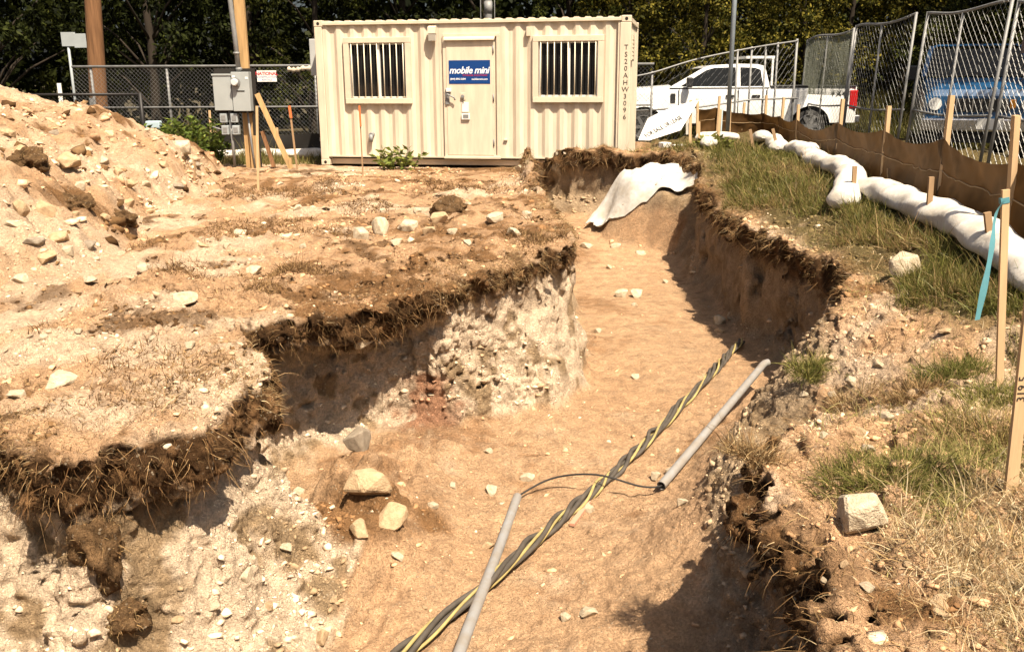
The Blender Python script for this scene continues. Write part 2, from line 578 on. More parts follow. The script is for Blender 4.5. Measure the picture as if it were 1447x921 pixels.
def soil_color(V):
    x, y, z = V[:, 0], V[:, 1], V[:, 2]
    S, (uc, th, tl, lip, sod) = trench(x, y)
    HT, HF = h_top(x, y), h_floor(x, y)
    t = HT - z
    up = z - HF
    n1 = fbm2(x, y, 1.1, 3, 71); n2 = vnoise(x * 4, y * 4, z * 4, 72); n3 = vnoise(x * 13, y * 13, z * 13, 73)
    mix = lambda a, b, m: a + (b - a) * np.clip(m, 0, 1)[:, None]
    c = mix(C_TOP, C_PALE, sstep(.0, .5, n1 + .4 * n2))
    c = mix(c, C_TOPB, sstep(.15, .6, -n1 + .45 * n2 + .25 * n3))
    dk = fbm2(x, y, 2.3, 4, 77, .6)
    c = mix(c, np.array((.13, .070, .030)), sstep(.16, .42, dk) * .8 * (t < .1) * sstep(1.4, .9, x))
    # wall
    wallm = sstep(.03, .12, t)
    clay = sstep(-.25, .25, n2 + .5 * n3 + .3)
    # pale clay on the left faces, browner loam on the right ones
    leftm = sstep(1.2, .9, x) * sstep(10.5, 9.5, y)
    wcol = mix(C_WALL, C_CLAY, clay * (.25 + .75 * leftm))
    c = mix(c, wcol, wallm)
    rust = blob(x, y, -.62, 7.25, .30, .40) * sstep(.55, .40, up) * sstep(-.05, .08, up)
    c = mix(c, C_RUST, sstep(.3, .9, rust + .5 * n2 + .4 * n3) * .75 * (rust > .06))
    sodm = sstep(.015, .06, t) * sstep(1.25, .75, (t + .06 * n2 + .04 * n3) / sod)
    ramp = sstep(.88, .98, th)
    c = mix(c, mix(C_SOD, C_TOPB * .75, sstep(-.15, .6, n3 + .4 * n2)), sodm * (1 - .8 * ramp))
    # floor
    fm = sstep(.10, .0, up + .04 * n2)
    fcol = mix(C_FLOOR, C_TOP, sstep(.0, .6, n1 + .3 * n3))
    fcol = mix(fcol, C_FLOOR * np.array((.66, .60, .54)), sstep(.2, .65, -n1 + .4 * n3 + .2 * n2))
    c = mix(c, fcol, fm * sstep(.5, .8, t))
    spoil = blob(x, y, -.85, 5.4, .8, .9) * sstep(.5, .8, t)
    c = mix(c, C_TOPB * 1.1, sstep(.5, .95, spoil * (.8 + .6 * n2)))
    # grassed soil on the right bank is darker
    gr = sstep(2.75, 3.1, x) * sstep(5.0, 6.2, y) * sstep(.06, .0, t)
    c = mix(c, np.array((.16, .12, .05)), gr)
    return np.clip(c * (1 + .10 * n3[:, None]), .01, .9)


def soil_material():
    m = bpy.data.materials.new('soil')
    m.use_nodes = True
    N, L = m.node_tree.nodes, m.node_tree.links
    bs = N['Principled BSDF']
    bs.inputs['Roughness'].default_value = .95
    bs.inputs['Specular IOR Level'].default_value = .12
    at = N.new('ShaderNodeAttribute'); at.attribute_name = 'soil'
    ge = N.new('ShaderNodeNewGeometry')
    def noise(sc, det=5, ro=.6):
        n = N.new('ShaderNodeTexNoise'); n.inputs['Scale'].default_value = sc
        n.inputs['Detail'].default_value = det; n.inputs['Roughness'].default_value = ro
        L.new(ge.outputs['Position'], n.inputs['Vector']); return n
    def rng(src, a, b, c, d):
        r = N.new('ShaderNodeMapRange'); r.inputs[1].default_value = a; r.inputs[2].default_value = b
        r.inputs[3].default_value = c; r.inputs[4].default_value = d
        L.new(src, r.inputs[0]); return r.outputs[0]
    na = noise(7, 7, .65); nb = noise(55, 4, .6)
    hs = N.new('ShaderNodeHueSaturation')
    L.new(at.outputs['Color'], hs.inputs['Color'])
    v = N.new('ShaderNodeMath'); v.operation = 'MULTIPLY'
    L.new(rng(na.outputs[0], .3, .7, .72, 1.22), v.inputs[0]); L.new(rng(nb.outputs[0], .3, .7, .78, 1.2), v.inputs[1])
    L.new(v.outputs[0], hs.inputs['Value'])
    # small pale grit
    vo = N.new('ShaderNodeTexVoronoi'); vo.inputs['Scale'].default_value = 38
    vo.inputs['Randomness'].default_value = 1.0
    L.new(ge.outputs['Position'], vo.inputs['Vector'])
    nd = noise(9, 2)
    gm = N.new('ShaderNodeMath'); gm.operation = 'MULTIPLY'
    L.new(rng(vo.outputs['Distance'], .22, .30, 1, 0), gm.inputs[0]); L.new(rng(nd.outputs[0], .52, .62, 0, 1), gm.inputs[1])
    mx = N.new('ShaderNodeMix'); mx.data_type = 'RGBA'
    mx.inputs[7].default_value = (.58, .47, .33, 1)
    g2 = N.new('ShaderNodeMath'); g2.operation = 'MULTIPLY'; g2.inputs[1].default_value = .55
    L.new(gm.outputs[0], g2.inputs[0])
    L.new(g2.outputs[0], mx.inputs[0]); L.new(hs.outputs[0], mx.inputs[6])
    L.new(mx.outputs[2], bs.inputs['Base Color'])
    b1 = N.new('ShaderNodeBump'); b1.inputs['Strength'].default_value = 1.0; b1.inputs['Distance'].default_value = .09
    L.new(noise(16, 6, .68).outputs[0], b1.inputs['Height'])
    b2 = N.new('ShaderNodeBump'); b2.inputs['Strength'].default_value = 1.0; b2.inputs['Distance'].default_value = .03
    L.new(noise(75, 4, .65).outputs[0], b2.inputs['Height']); L.new(b1.outputs[0], b2.inputs['Normal'])
    b3 = N.new('ShaderNodeBump'); b3.inputs['Strength'].default_value = .7; b3.inputs['Distance'].default_value = .012
    L.new(gm.outputs[0], b3.inputs['Height']); L.new(b2.outputs[0], b3.inputs['Normal'])
    L.new(b3.outputs[0], bs.inputs['Normal'])
    return m


M_SOIL = soil_material()


def refine(V, F):
    """split the quads near the trench in four and roughen them along their normals"""
    ctr = V[F].mean(1)
    m = (ctr[:, 1] > 2.0) & (ctr[:, 1] < 8.6) & (np.abs(ctr[:, 0]) < .62 * ctr[:, 1] + .5)
    Fa, Fk = F[m], F[~m]
    E = np.concatenate([Fa[:, [0, 1]], Fa[:, [1, 2]], Fa[:, [2, 3]], Fa[:, [3, 0]]])
    key = np.sort(E, 1); key = key[:, 0].astype(np.int64) * len(V) + key[:, 1]
    u, first, inv = np.unique(key, return_index=True, return_inverse=True)
    mid = (V[E[first, 0]] + V[E[first, 1]]) * .5
    q = len(Fa); n0 = len(V); nm = len(u)
    e = [inv[i * q:(i + 1) * q] + n0 for i in range(4)]
    c = np.arange(q) + n0 + nm
    V2 = np.concatenate([V, mid, V[Fa].mean(1)])
    F2 = np.concatenate([np.stack([Fa[:, 0], e[0], c, e[3]], 1), np.stack([e[0], Fa[:, 1], e[1], c], 1),
                         np.stack([c, e[1], Fa[:, 2], e[2]], 1), np.stack([e[3], c, e[2], Fa[:, 3]], 1)])
    nf = np.cross(V2[F2[:, 2]] - V2[F2[:, 0]], V2[F2[:, 3]] - V2[F2[:, 1]])
    N = np.zeros_like(V2)
    for k in range(4): np.add.at(N, F2[:, k], nf)
    N /= np.linalg.norm(N, axis=1, keepdims=True) + 1e-9
    used = np.zeros(len(V2), bool); used[F2.ravel()] = True
    I = np.nonzero(used)[0]
    x, y, z = V2[I].T
    S, (uc, th, tl, lip, sod) = trench(x, y)
    t = h_top(x, y) - z; up = z - h_floor(x, y)
    amp = 1.0 - .45 * sstep(.10, .0, up) * (t > .5) + .45 * sstep(.03, .08, t) * sstep(1.3, .9, t / sod) + .25 * (t > .3) * sstep(.05, .2, up)
    amp = amp * sstep(8.5, 7.6, y) * (1 - .6 * sstep(2.9, 3.2, x) * sstep(5, 6, y))
    b = lambda f, k: np.abs(vnoise(x * f, y * f, z * f, k)) - .35
    d = .030 * b(8.7, 161) + .020 * b(17.3, 162) + .010 * vnoise(x * 36, y * 36, z * 36, 163)
    teeth = sstep(.10, .45, vnoise2(x * .9 + 3, y * .55, 164)) * (t > .7) * sstep(.12, .03, up)
    d = d + teeth * .016 * np.sin(2 * np.pi * (x * .93 - y * .36 + .06 * vnoise2(x * 2, y * 2, 165)) / .115)
    V2[I] += N[I] * (d * amp)[:, None]
    return V2.astype(np.float32), np.concatenate([F2, Fk])


BX0, BX1, BY0, BY1, BYM = -3.2, 3.6, .6, 18.4, 9.6
TERR = []
for (ya, yb, hh) in ((BY0, BYM, .026), (BYM - .05, BY1, .05)):
    V, F = density_block(BX0, BX1, ya, yb, -1.75, .75, hh)
    # drop the walls at the block border / bottom
    ctr = V[F].mean(1)
    keep = ctr[:, 2] > -1.70
    F = F[keep]
    if ya == BY0: V, F = refine(V, F)
    c = soil_color(V)
    o = link('ground', np_mesh('ground', V, F, True, c), None, M_SOIL)
    tag(o, kind='structure')
    TERR.append((V, F, c))

# surrounding field: height sheet with a hole where the block is
def sheet(x0, x1, y0, y1, h, hole=None, dz=0.0, hf=h_top):
    xs = np.arange(x0, x1 + h * .5, h); ys = np.arange(y0, y1 + h * .5, h)
    X, Y = np.meshgrid(xs, ys, indexing='ij')
    Z = hf(X, Y) + dz
    V = np.stack([X, Y, Z], -1).reshape(-1, 3)
    m = len(ys)
    i, j = np.meshgrid(np.arange(len(xs) - 1), np.arange(m - 1), indexing='ij')
    a = (i * m + j).ravel()
    F = np.stack([a, a + m, a + m + 1, a + 1], 1)
    if hole:
        cx = V[F][:, :, 0].mean(1); cy = V[F][:, :, 1].mean(1)
        F = F[~((cx > hole[0]) & (cx < hole[1]) & (cy > hole[2]) & (cy < hole[3]))]
    return V, F

V, F = sheet(-9.0, 8.4, -1.0, 21.0, .05, (BX0 + .06, BX1 - .06, BY0 + .06, BY1 - .06), -.003)
o = link('ground', np_mesh('ground', V, F, True, soil_color(V)), None, M_SOIL)
tag(o, kind='structure')
FIELD = (V, F)
M_LOT = mat('dry_turf', (.075, .06, .03), .95, .35, 1.2, .6, 30)
V, F = sheet(-400, 400, -60, 740, 4.0, (-8, 8, -1.5, 20.5), 0.0, lambda x, y: np.full(np.shape(x), -.06, np.float32))
o = link('ground', np_mesh('ground', V, F), None, M_LOT)
tag(o, kind='structure')

V, F = sheet(-11.6, -3.4, 6.0, 18.6, .04, None, 0.0, lambda x, y: h_top(x, y) + heap_h(x, y))
sd = poly_sd(V[:, 0], V[:, 1], HEAP_FOOT)
F = F[(sd[F] > -.25).all(1)]
n1 = fbm2(V[:, 0], V[:, 1], 1.3, 4, 81)[:, None]; n2 = fbm2(V[:, 0], V[:, 1], 6, 3, 82)[:, None]
hc = C_TOP * 1.0 + (C_PALE - C_TOP) * np.clip(.5 + n1 + .5 * n2, 0, 1)
hc = hc + (C_TOPB * .9 - hc) * np.clip(sstep(.25, .6, -n1 + .6 * n2), 0, 1)
HEAP = link('spoil_heap', np_mesh('spoil_heap', V, F, True, hc), None, M_SOIL)
tag(HEAP, 'long heap of loose tan excavated soil beside the field', 'soil heap')
HEAPV = (V, F)


# rays from a picture position to the ground, used to set things on the terrain
def ray(px, py):
    u, v = px - 723.5, py - 460.5
    c, s = math.cos(ROLL), math.sin(ROLL)
    a, b = (c * u + s * v) / FPX, (-s * u + c * v) / FPX
    return np.array([a, math.cos(PITCH) - b * math.sin(PITCH), -math.sin(PITCH) - b * math.cos(PITCH)])


def G(px, py, z=0.0):
    d = ray(px, py)
    t = (z - CAM_H) / d[2]
    return Vector((d[0] * t, d[1] * t, z))


GROUND_OBS = [o for o in COL.objects if o.type == 'MESH']
bpy.context.view_layer.update()


def cast(org, d):
    best = None
    for o in GROUND_OBS:
        ok, p, n, k = o.ray_cast(Vector(org), Vector(d).normalized())
        if ok and (best is None or (p - Vector(org)).length < best[0]):
            best = ((p - Vector(org)).length, p.copy(), n.copy())
    return best


def hit(px, py):
    b = cast((0, 0, CAM_H), ray(px, py))
    return b[1]


def zat(x, y, top=6.0):
    b = cast((x, y, top), (0, 0, -1)) or cast((x + .013, y + .017, top), (0, 0, -1))
    return b[1].z if b else float(h_top(np.array([x]), np.array([y]))[0])
# ------------------------------------------------------------------ loose matter on the ground
def sample(V, F, mask_fn, n, idx=False):
    """n random points on the quads whose centre passes mask_fn(ctr, normal) (weights 0..1)"""
    A, B, C, D = (V[F[:, i]] for i in range(4))
    nr = np.cross(C - A, D - B); ar = np.linalg.norm(nr, axis=1) + 1e-9
    nr = nr / ar[:, None]
    ctr = (A + B + C + D) / 4
    w = ar * mask_fn(ctr, nr)
    if w.sum() <= 0: return np.zeros((0, 3)), np.zeros((0, 3)), 0
    k = RNG.choice(len(F), n, p=w / w.sum())
    u, v = RNG.random((n, 1)), RNG.random((n, 1))
    P = (A[k] * (1 - u) + B[k] * u) * (1 - v) + (D[k] * (1 - u) + C[k] * u) * v
    return P, nr[k], (F[k, 0] if idx else 0)


def strands(P, D, Ln, wd, grav, curl, tint, K=4, taper=.15, flat=None):
    """ribbons: P base, D direction, Ln length, wd width; returns V, F(quads), colours"""
    n = len(P)
    Ln = np.broadcast_to(np.asarray(Ln, float), (n,))[:, None]; wd = np.broadcast_to(np.asarray(wd, float), (n,))[:, None]
    D = D / (np.linalg.norm(D, axis=1, keepdims=True) + 1e-9)
    side = np.cross(D, RNG.normal(size=(n, 3))); side /= np.linalg.norm(side, axis=1, keepdims=True) + 1e-9
    p = P.copy(); rows = []
    cv = RNG.normal(size=(n, 3)) * curl
    g = np.broadcast_to(np.asarray(grav, float), (n,))[:, None]
    for k in range(K + 1):
        w = wd * (1 - (1 - taper) * (k / K) ** 1.3) * .5
        rows.append(p - side * w); rows.append(p + side * w)
        p = p + D * Ln / K
        D = D + g * np.array([0, 0, -1.0]) + cv + RNG.normal(size=(n, 3)) * curl * .6
        D /= np.linalg.norm(D, axis=1, keepdims=True) + 1e-9
    V = np.stack(rows, 1)
    m = 2 * (K + 1)
    base = (np.arange(n) * m)[:, None]
    F = np.concatenate([base + np.array([2 * k, 2 * k + 1, 2 * k + 3, 2 * k + 2]) for k in range(K)], 0)
    return V.reshape(-1, 3), F, np.repeat(tint, m, 0)


def tints(n, cols, jit=.25):
    cols = np.asarray(cols); c = cols[RNG.integers(0, len(cols), n)]
    return np.clip(c * (1 + jit * RNG.normal(size=(n, 1))), .005, .9)


def joinparts(L):
    Vs, Fs, Cs, k = [], [], [], 0
    for V, F, C in L:
        Vs.append(V); Fs.append(F + k); Cs.append(C); k += len(V)
    return np.concatenate(Vs), np.concatenate(Fs), np.concatenate(Cs)


M_STRAW = leaf_mat('dry_straw', rough=.7, transl=.15, spec=.15)
M_GRASS = leaf_mat('grass_blade', rough=.5, transl=.3, spec=.25)
M_ROOT = leaf_mat('root_fibre', rough=.9, transl=.05, spec=.05)
STRAW = [(.36, .25, .12), (.27, .17, .075), (.45, .34, .19), (.18, .105, .045)]
ROOTC = [(.13, .07, .030), (.075, .038, .016), (.20, .115, .05), (.30, .19, .09)]
GREEN = [(.125, .128, .028), (.17, .16, .042), (.085, .09, .020), (.25, .20, .07)]

NV, NF, NC = TERR[0]
FV, FF, FC = TERR[1]


def geo(c):
    S, par = trench(c[:, 0], c[:, 1])
    t = h_top(c[:, 0], c[:, 1]) - c[:, 2]
    return S, par, t


def green_mask(x, y, S):
    n = vnoise2(x * 1.6, y * 1.6, 91) + .5 * vnoise2(x * 4, y * 4, 92)
    edge = .48 - .25 * sstep(9, 13, y) + .25 * n + .9 * sstep(6.6, 4.8, y)
    return sstep(edge - .12, edge + .15, S) * (x > 1.3) * sstep(4.1, 5.2, y + .5 * (x - 2)) * (y < 16.5)


def bank_mask(x, y):      # rough turf left on the far bank in front of the cabin and by the sign
    return (x > .25) * (y > 14.8)


parts = []
# roots and torn turf hanging along the rims
for (V, F, n, ysc) in ((NV, NF, 24000, 1.0), (FV, FF, 9000, 1.5)):
    def mk(c, nr):
        S, par, t = geo(c)
        ramp = sstep(.9, .99, par[1])
        return sstep(.0, .04, t) * sstep(1.25, .8, t / par[4]) * (nr[:, 2] < .55) * (1 - .85 * ramp) * (c[:, 1] < 17.6)
    P, Nn, a = sample(V, F, mk, n)
    D = Nn * np.array([1, 1, .3]) * .8 + RNG.normal(size=(n, 3)) * .35 + np.array([0, 0, -.55])
    L = RNG.gamma(2.2, .036, n) * ysc
    parts.append(strands(P - Nn * .01, D, np.minimum(L, .28), RNG.uniform(.0018, .0042, n) * ysc, .35, .28, tints(n, ROOTC, .3), 3))
V, F, C = joinparts(parts)
tag(link('hanging_roots', np_mesh('hanging_roots', V, F, False, C, 'tint'), None, M_ROOT),
    'brown roots and fibres hanging from the torn turf rim of the trench', 'roots', kind='stuff')

parts = []
# straw lying over the rims and in tufts on the field
def mk(c, nr):
    S, par, t = geo(c)
    pat = sstep(-.15, .35, vnoise2(c[:, 0] * 1.8, c[:, 1] * 1.8, 93))
    rim = sstep(.5, .05, np.abs(S)) * (t < .18) * sstep(-.2, .3, nr[:, 2])
    ramp = sstep(.9, .99, par[1])
    return rim * (.15 + .85 * pat) * (1 - .7 * ramp) * (1 - .75 * (c[:, 0] > .8) * (c[:, 1] < 5))
for (V, F, n, ysc) in ((NV, NF, 26000, 1.0), (FV, FF, 7000, 1.6)):
    P, Nn, a = sample(V, F, mk, n)
    S0, _, _ = geo(P); e = .03
    gx = trench(P[:, 0] + e, P[:, 1])[0] - S0; gy = trench(P[:, 0], P[:, 1] + e)[0] - S0
    out = -np.stack([gx, gy, 0 * gx], 1); out /= np.linalg.norm(out, axis=1, keepdims=True) + 1e-6
    D = out * .8 + RNG.normal(size=(n, 3)) * .55 + Nn * .5
    L = RNG.gamma(2.6, .017, n) * ysc
    parts.append(strands(P, D, np.minimum(L, .15), RNG.uniform(.0018, .0038, n) * ysc, .30, .22, tints(n, STRAW + ROOTC[2:], .25), 3))
V, F, C = joinparts(parts)
tag(link('rim_straw', np_mesh('rim_straw', V, F, False, C, 'tint'), None, M_STRAW),
    'dry straw matted over the rim of the trench', 'straw', kind='stuff')

# field stubble
parts = []
VF, FFd = FIELD
def mk(c, nr):
    x, y = c[:, 0], c[:, 1]
    n = fbm2(x, y, 1.0, 3, 94)
    S = trench(x, y)[0]
    m = sstep(.10, .42, n) * (S > .05) * (x < 1.2) * (y > 3.2) * (y < 15.5) * (poly_sd(x, y, HEAP_FOOT) < 0) * (1 - .8 * (y < 5.8) * (x < -.9))
    t = h_top(x, y) - c[:, 2]
    return m * (np.abs(t) < .08)
for (V, F, n) in ((NV, NF, 15000), (FV, FF, 9000), (VF, FFd, 9000)):
    P, Nn, a = sample(V, F, mk, n)
    D = RNG.normal(size=(n, 3)) * .8 + np.array([0, 0, .7])
    sc = 1 + P[:, 1] * .05
    parts.append(strands(P, D, RNG.gamma(3, .010, n) * sc, RNG.uniform(.003, .006, n) * sc, .25, .2, tints(n, STRAW[1:2] + STRAW[3:] + ROOTC, .3), 2))
V, F, C = joinparts(parts)
tag(link('field_stubble', np_mesh('field_stubble', V, F, False, C, 'tint'), None, M_STRAW),
    'brown stubble and dead grass scattered over the graded field', 'stubble', kind='stuff')

# green turf of the right bank
parts = []
def mk(c, nr):
    S, par, t = geo(c)
    return green_mask(c[:, 0], c[:, 1], S) * (np.abs(t) < .1)
for (V, F, n) in ((NV, NF, 30000), (FV, FF, 12000), (VF, FFd, 26000)):
    P, Nn, a = sample(V, F, lambda c, nr: mk(c, nr) * (c[:, 0] < 5.2) * (c[:, 1] > 2.5), n)
    D = RNG.normal(size=(n, 3)) * .42 + np.array([-.12, -.1, 1.0])
    sc = 1 + np.maximum(P[:, 1] - 8, 0) * .06
    yel = fbm2(P[:, 0], P[:, 1], 1.5, 2, 95)
    ti = tints(n, GREEN, .25)
    ti = np.where((yel + .25 * RNG.normal(size=n) > .22)[:, None], tints(n, STRAW[:2] + [(.25, .21, .07)], .2), ti)
    parts.append(strands(P - np.array([0, 0, .012]), D, RNG.gamma(5, .024, n) * (1 + .3 * yel), RNG.uniform(.005, .009, n) * sc, .24, .10, ti, 3, .1))
V, F, C = joinparts(parts)
tag(link('green_grass', np_mesh('green_grass', V, F, False, C, 'tint'), None, M_GRASS),
    'tufty green grass on the bank between trench and silt fence', 'grass', kind='stuff')

# dry grass close by on the right, turf on the far bank
parts = []
def mk(c, nr):
    S, par, t = geo(c)
    x, y = c[:, 0], c[:, 1]
    n = vnoise2(x * 2.2, y * 2.2, 96) + .5 * vnoise2(x * 6, y * 6, 97)
    d = sstep(.0, .28, x - 1.24 - .36 * (y - 2.75) + .16 * n) * (y < 4.4) * (y > 2.0) * (x < 2.5) * sstep(-.6, .1, n + .2 + .5 * (3.4 - y))
    b = bank_mask(x, y) * sstep(.0, .1, S)
    return (d + .8 * b + .05 * (x > 1.1) * (S > 0)) * (np.abs(t) < .1) * (S > .02) * (x > .2) * (y > 1.2)
for (V, F, n) in ((NV, NF, 46000), (FV, FF, 9000)):
    P, Nn, a = sample(V, F, mk, n)
    D = RNG.normal(size=(n, 3)) * .75 + np.array([-.05, -.05, .75])
    olive = vnoise2(P[:, 0] * 2.5, P[:, 1] * 2.5, 98) + .3 * RNG.normal(size=n) + sstep(3.2, 4.2, P[:, 1]) * .6 - .25
    ti = np.where((olive > .25)[:, None], tints(n, [(.20, .19, .055), (.28, .24, .09)], .25), tints(n, [(.50, .39, .23), (.40, .29, .15), (.58, .47, .30), (.30, .20, .09)], .2))
    sc = 1 + np.maximum(P[:, 1] - 8, 0) * .08
    parts.append(strands(P - np.array([0, 0, .01]), D, RNG.gamma(3.6, .021, n), RNG.uniform(.0026, .0046, n) * sc, .28, .14, ti, 3, .1))
# a few thicker olive tufts on the crumbly bank
for (px, py, r, n, cols) in ((1275, 668, .22, 3000, GREEN + STRAW[:1]), (1225, 680, .14, 1400, GREEN), (1345, 528, .16, 2200, GREEN[:3]), (1400, 618, .24, 2600, [(.14, .13, .035), (.22, .17, .06)] + STRAW[:2]),
                             (1140, 545, .10, 900, GREEN), (1290, 556, .14, 1300, STRAW[:2] + ROOTC[2:]), (1205, 570, .12, 900, STRAW), (1420, 560, .2, 1800, GREEN), (1060, 660, .10, 900, STRAW + ROOTC[2:])):
    c0 = hit(px, py)
    ang = RNG.uniform(0, 6.283, n); q = r * np.sqrt(RNG.random(n)) * RNG.uniform(.5, 1.3, n)
    x = c0.x + q * np.cos(ang) * 1.3; y = c0.y + q * np.sin(ang)
    P = np.stack([x, y, h_top(x, y) - .02], 1)
    D = RNG.normal(size=(n, 3)) * .5 + np.array([0, 0, 1.0]) + np.stack([np.cos(ang), np.sin(ang), 0 * ang], 1) * .5
    parts.append(strands(P, D, RNG.gamma(6, .016, n), RNG.uniform(.0028, .005, n), .30, .10, tints(n, cols, .25), 3, .1))
V, F, C = joinparts(parts)
tag(link('dry_grass', np_mesh('dry_grass', V, F, False, C, 'tint'), None, M_STRAW),
    'bleached dry grass on the bank right beside the trench', 'grass', kind='stuff')


# ---------------- gravel and clods
def ico():
    bm = bmesh.new(); bmesh.ops.create_icosphere(bm, subdivisions=1, radius=1.0)
    V = np.array([v.co[:] for v in bm.verts]); F = np.array([[v.index for v in f.verts] for f in bm.faces]); bm.free()
    return V, F
IV, IF = ico()


def clods(P, size, cols, flat=.65):
    n = len(P); m = len(IV)
    r = 1 + .42 * RNG.normal(size=(n, m, 1)).clip(-1.3, 1.3)
    V = IV[None] * r * np.stack([RNG.uniform(.8, 1.35, n), RNG.uniform(.65, 1.0, n), RNG.uniform(.4, flat, n)], 1)[:, None, :]
    a = RNG.uniform(0, 2 * np.pi, n); b = RNG.normal(size=n) * .4
    ca, sa, cb, sb = np.cos(a), np.sin(a), np.cos(b), np.sin(b)
    x, y, z = V[..., 0], V[..., 1], V[..., 2]
    x, z = x * cb[:, None] - z * sb[:, None], x * sb[:, None] + z * cb[:, None]
    x, y = x * ca[:, None] - y * sa[:, None], x * sa[:, None] + y * ca[:, None]
    V = np.stack([x, y, z], -1) * size[:, None, None] + P[:, None, :]
    F = (IF[None] + (np.arange(n) * m)[:, None, None]).reshape(-1, 3)
    return V.reshape(-1, 3), F, np.repeat(cols, m, 0)


CLODC = [(.45, .32, .19), (.42, .29, .165), (.54, .42, .28), (.33, .22, .12), (.40, .27, .15), (.26, .16, .085)]
parts = []
def mk(c, nr):
    S, par, t = geo(c)
    pat = sstep(-.35, .4, fbm2(c[:, 0], c[:, 1], 1.4, 3, 101))
    up = c[:, 2] - h_floor(c[:, 0], c[:, 1])
    tal = sstep(.02, .12, up) * sstep(.9, .5, up) * (t > .2)
    fl = (t > .6) * .16
    top = (t < .1) * .8
    grass = green_mask(c[:, 0], c[:, 1], S)
    pile = 2.5 * blob(c[:, 0], c[:, 1], -.85, 5.5, .55, .75) * (t > .5)
    return (.12 + pat + pile) * (tal * 1.6 + fl + top * (1 + 1.0 * (c[:, 0] > .8))) * (nr[:, 2] > .25) * (1 - .9 * grass)
def addclods(V, F, n, base, lo, hi, mask=mk):
    P, Nn, vi = sample(V, F, mask, n, True)
    s = lo * (hi / lo) ** (RNG.random(n) ** 4.0)
    parts.append(clods(P - Nn * (s * .08)[:, None], s, np.where(RNG.random((n, 1)) < .05, tints(n, [(.60, .49, .34)], .1), np.clip(base[vi] * RNG.uniform(.75, 1.2, (n, 1)), .02, .8))))
addclods(NV, NF, 14000, NC, .006, .036)
addclods(FV, FF, 3500, FC, .012, .06)
addclods(VF, FFd, 3000, soil_color(VF), .010, .06, lambda c, nr: (c[:, 0] < 0) * (c[:, 1] > 3) * (c[:, 1] < 17) * (.15 + sstep(-.2, .4, fbm2(c[:, 0], c[:, 1], 1.4, 3, 101))))
HV, HF_ = HEAPV
addclods(HV, HF_, 6500, hc, .010, .075, lambda c, nr: (.3 + sstep(-.3, .4, fbm2(c[:, 0], c[:, 1], 1.2, 3, 102))) * (c[:, 0] > -9))
# dark lumps of topsoil and roots
def dark(V, F, n, lo, hi, mask):
    P, Nn, vi = sample(V, F, mask, n, True)
    s = lo * (hi / lo) ** (RNG.random(n) ** 2.5)
    parts.append(clods(P - Nn * (s * .1)[:, None], s, tints(n, [(.10, .055, .024), (.16, .09, .04), (.07, .037, .016), (.24, .15, .075)], .2), .8))
fld = lambda c, nr: sstep(.05, .35, fbm2(c[:, 0], c[:, 1], 2.3, 4, 77, .6)) * (c[:, 0] < .8) * (np.abs(h_top(c[:, 0], c[:, 1]) - c[:, 2]) < .06) * (c[:, 1] > 3.3) * (c[:, 1] < 17.2)
dark(NV, NF, 2600, .006, .030, fld)
dark(FV, FF, 1500, .010, .045, fld)
dark(VF, FFd, 2600, .008, .045, fld)
dark(HV, HF_, 1500, .012, .11, lambda c, nr: sstep(-.1, .4, fbm2(c[:, 0], c[:, 1], 1.9, 3, 103)) * (c[:, 0] > -9))
V, F, C = joinparts(parts)
M_CLOD = mat('clod_soil', (.5, .4, .3), .95, .25, 30, .5, 60, attr='tint', spec=.1)
tag(link('gravel', np_mesh('gravel', V, F, False, C, 'tint'), None, M_CLOD),
    'small stones and crumbled soil strewn over field, heap and trench', 'gravel', kind='stuff')


# ---------------- single stones
def rock_mesh(name, seed):
    """angular broken stone: hull of scattered points, bevelled"""
    rg = np.random.default_rng(seed)
    P = rg.normal(size=(16, 3)); P /= np.linalg.norm(P, axis=1, keepdims=True)
    P *= rg.uniform(.72, 1.08, (16, 1))
    P[:, 2] = np.clip(P[:, 2], -.6, .62)
    bm = bmesh.new()
    for p in P: bm.verts.new(p)
    r = bmesh.ops.convex_hull(bm, input=bm.verts[:])
    for v in [v for v in bm.verts if not v.link_faces]: bm.verts.remove(v)
    bmesh.ops.dissolve_limit(bm, angle_limit=R(14), verts=bm.verts[:], edges=bm.edges[:])
    bmesh.ops.bevel(bm, geom=bm.edges[:], offset=.07, segments=1, affect='EDGES', clamp_overlap=True)
    bmesh.ops.triangulate(bm, faces=bm.faces[:])
    bmesh.ops.subdivide_edges(bm, edges=bm.edges[:], cuts=1, use_grid_fill=True)
    bmesh.ops.triangulate(bm, faces=bm.faces[:])
    for v in bm.verts:
        k = float(vnoise(np.array([v.co.x * 3.5 + seed]), np.array([v.co.y * 3.5]), np.array([v.co.z * 3.5]), seed)[0])
        v.co *= 1 + .05 * k
    me = bpy.data.meshes.new(name); bm.to_mesh(me); bm.free()
    return me


def rock_mat(name, col, col2):
    m = mat(name, col, .9, .3, 3.0, .9, 14, col2=col2, spec=.15)
    return m


M_PALE = rock_mat('pale_stone', (.52, .44, .32), (.38, .29, .19))
M_TAN = rock_mat('tan_stone', (.47, .34, .205), (.33, .22, .125))
M_GREY = rock_mat('grey_stone', (.30, .25, .19), (.20, .155, .11))
RK = {}
for nm, m in (('p', M_PALE), ('t', M_TAN), ('g', M_GREY)):
    RK[nm] = []
    for i in range(4):
        me = rock_mesh('stone', 300 + i * 7 + ord(nm)); me.materials.append(m); RK[nm].append(me)


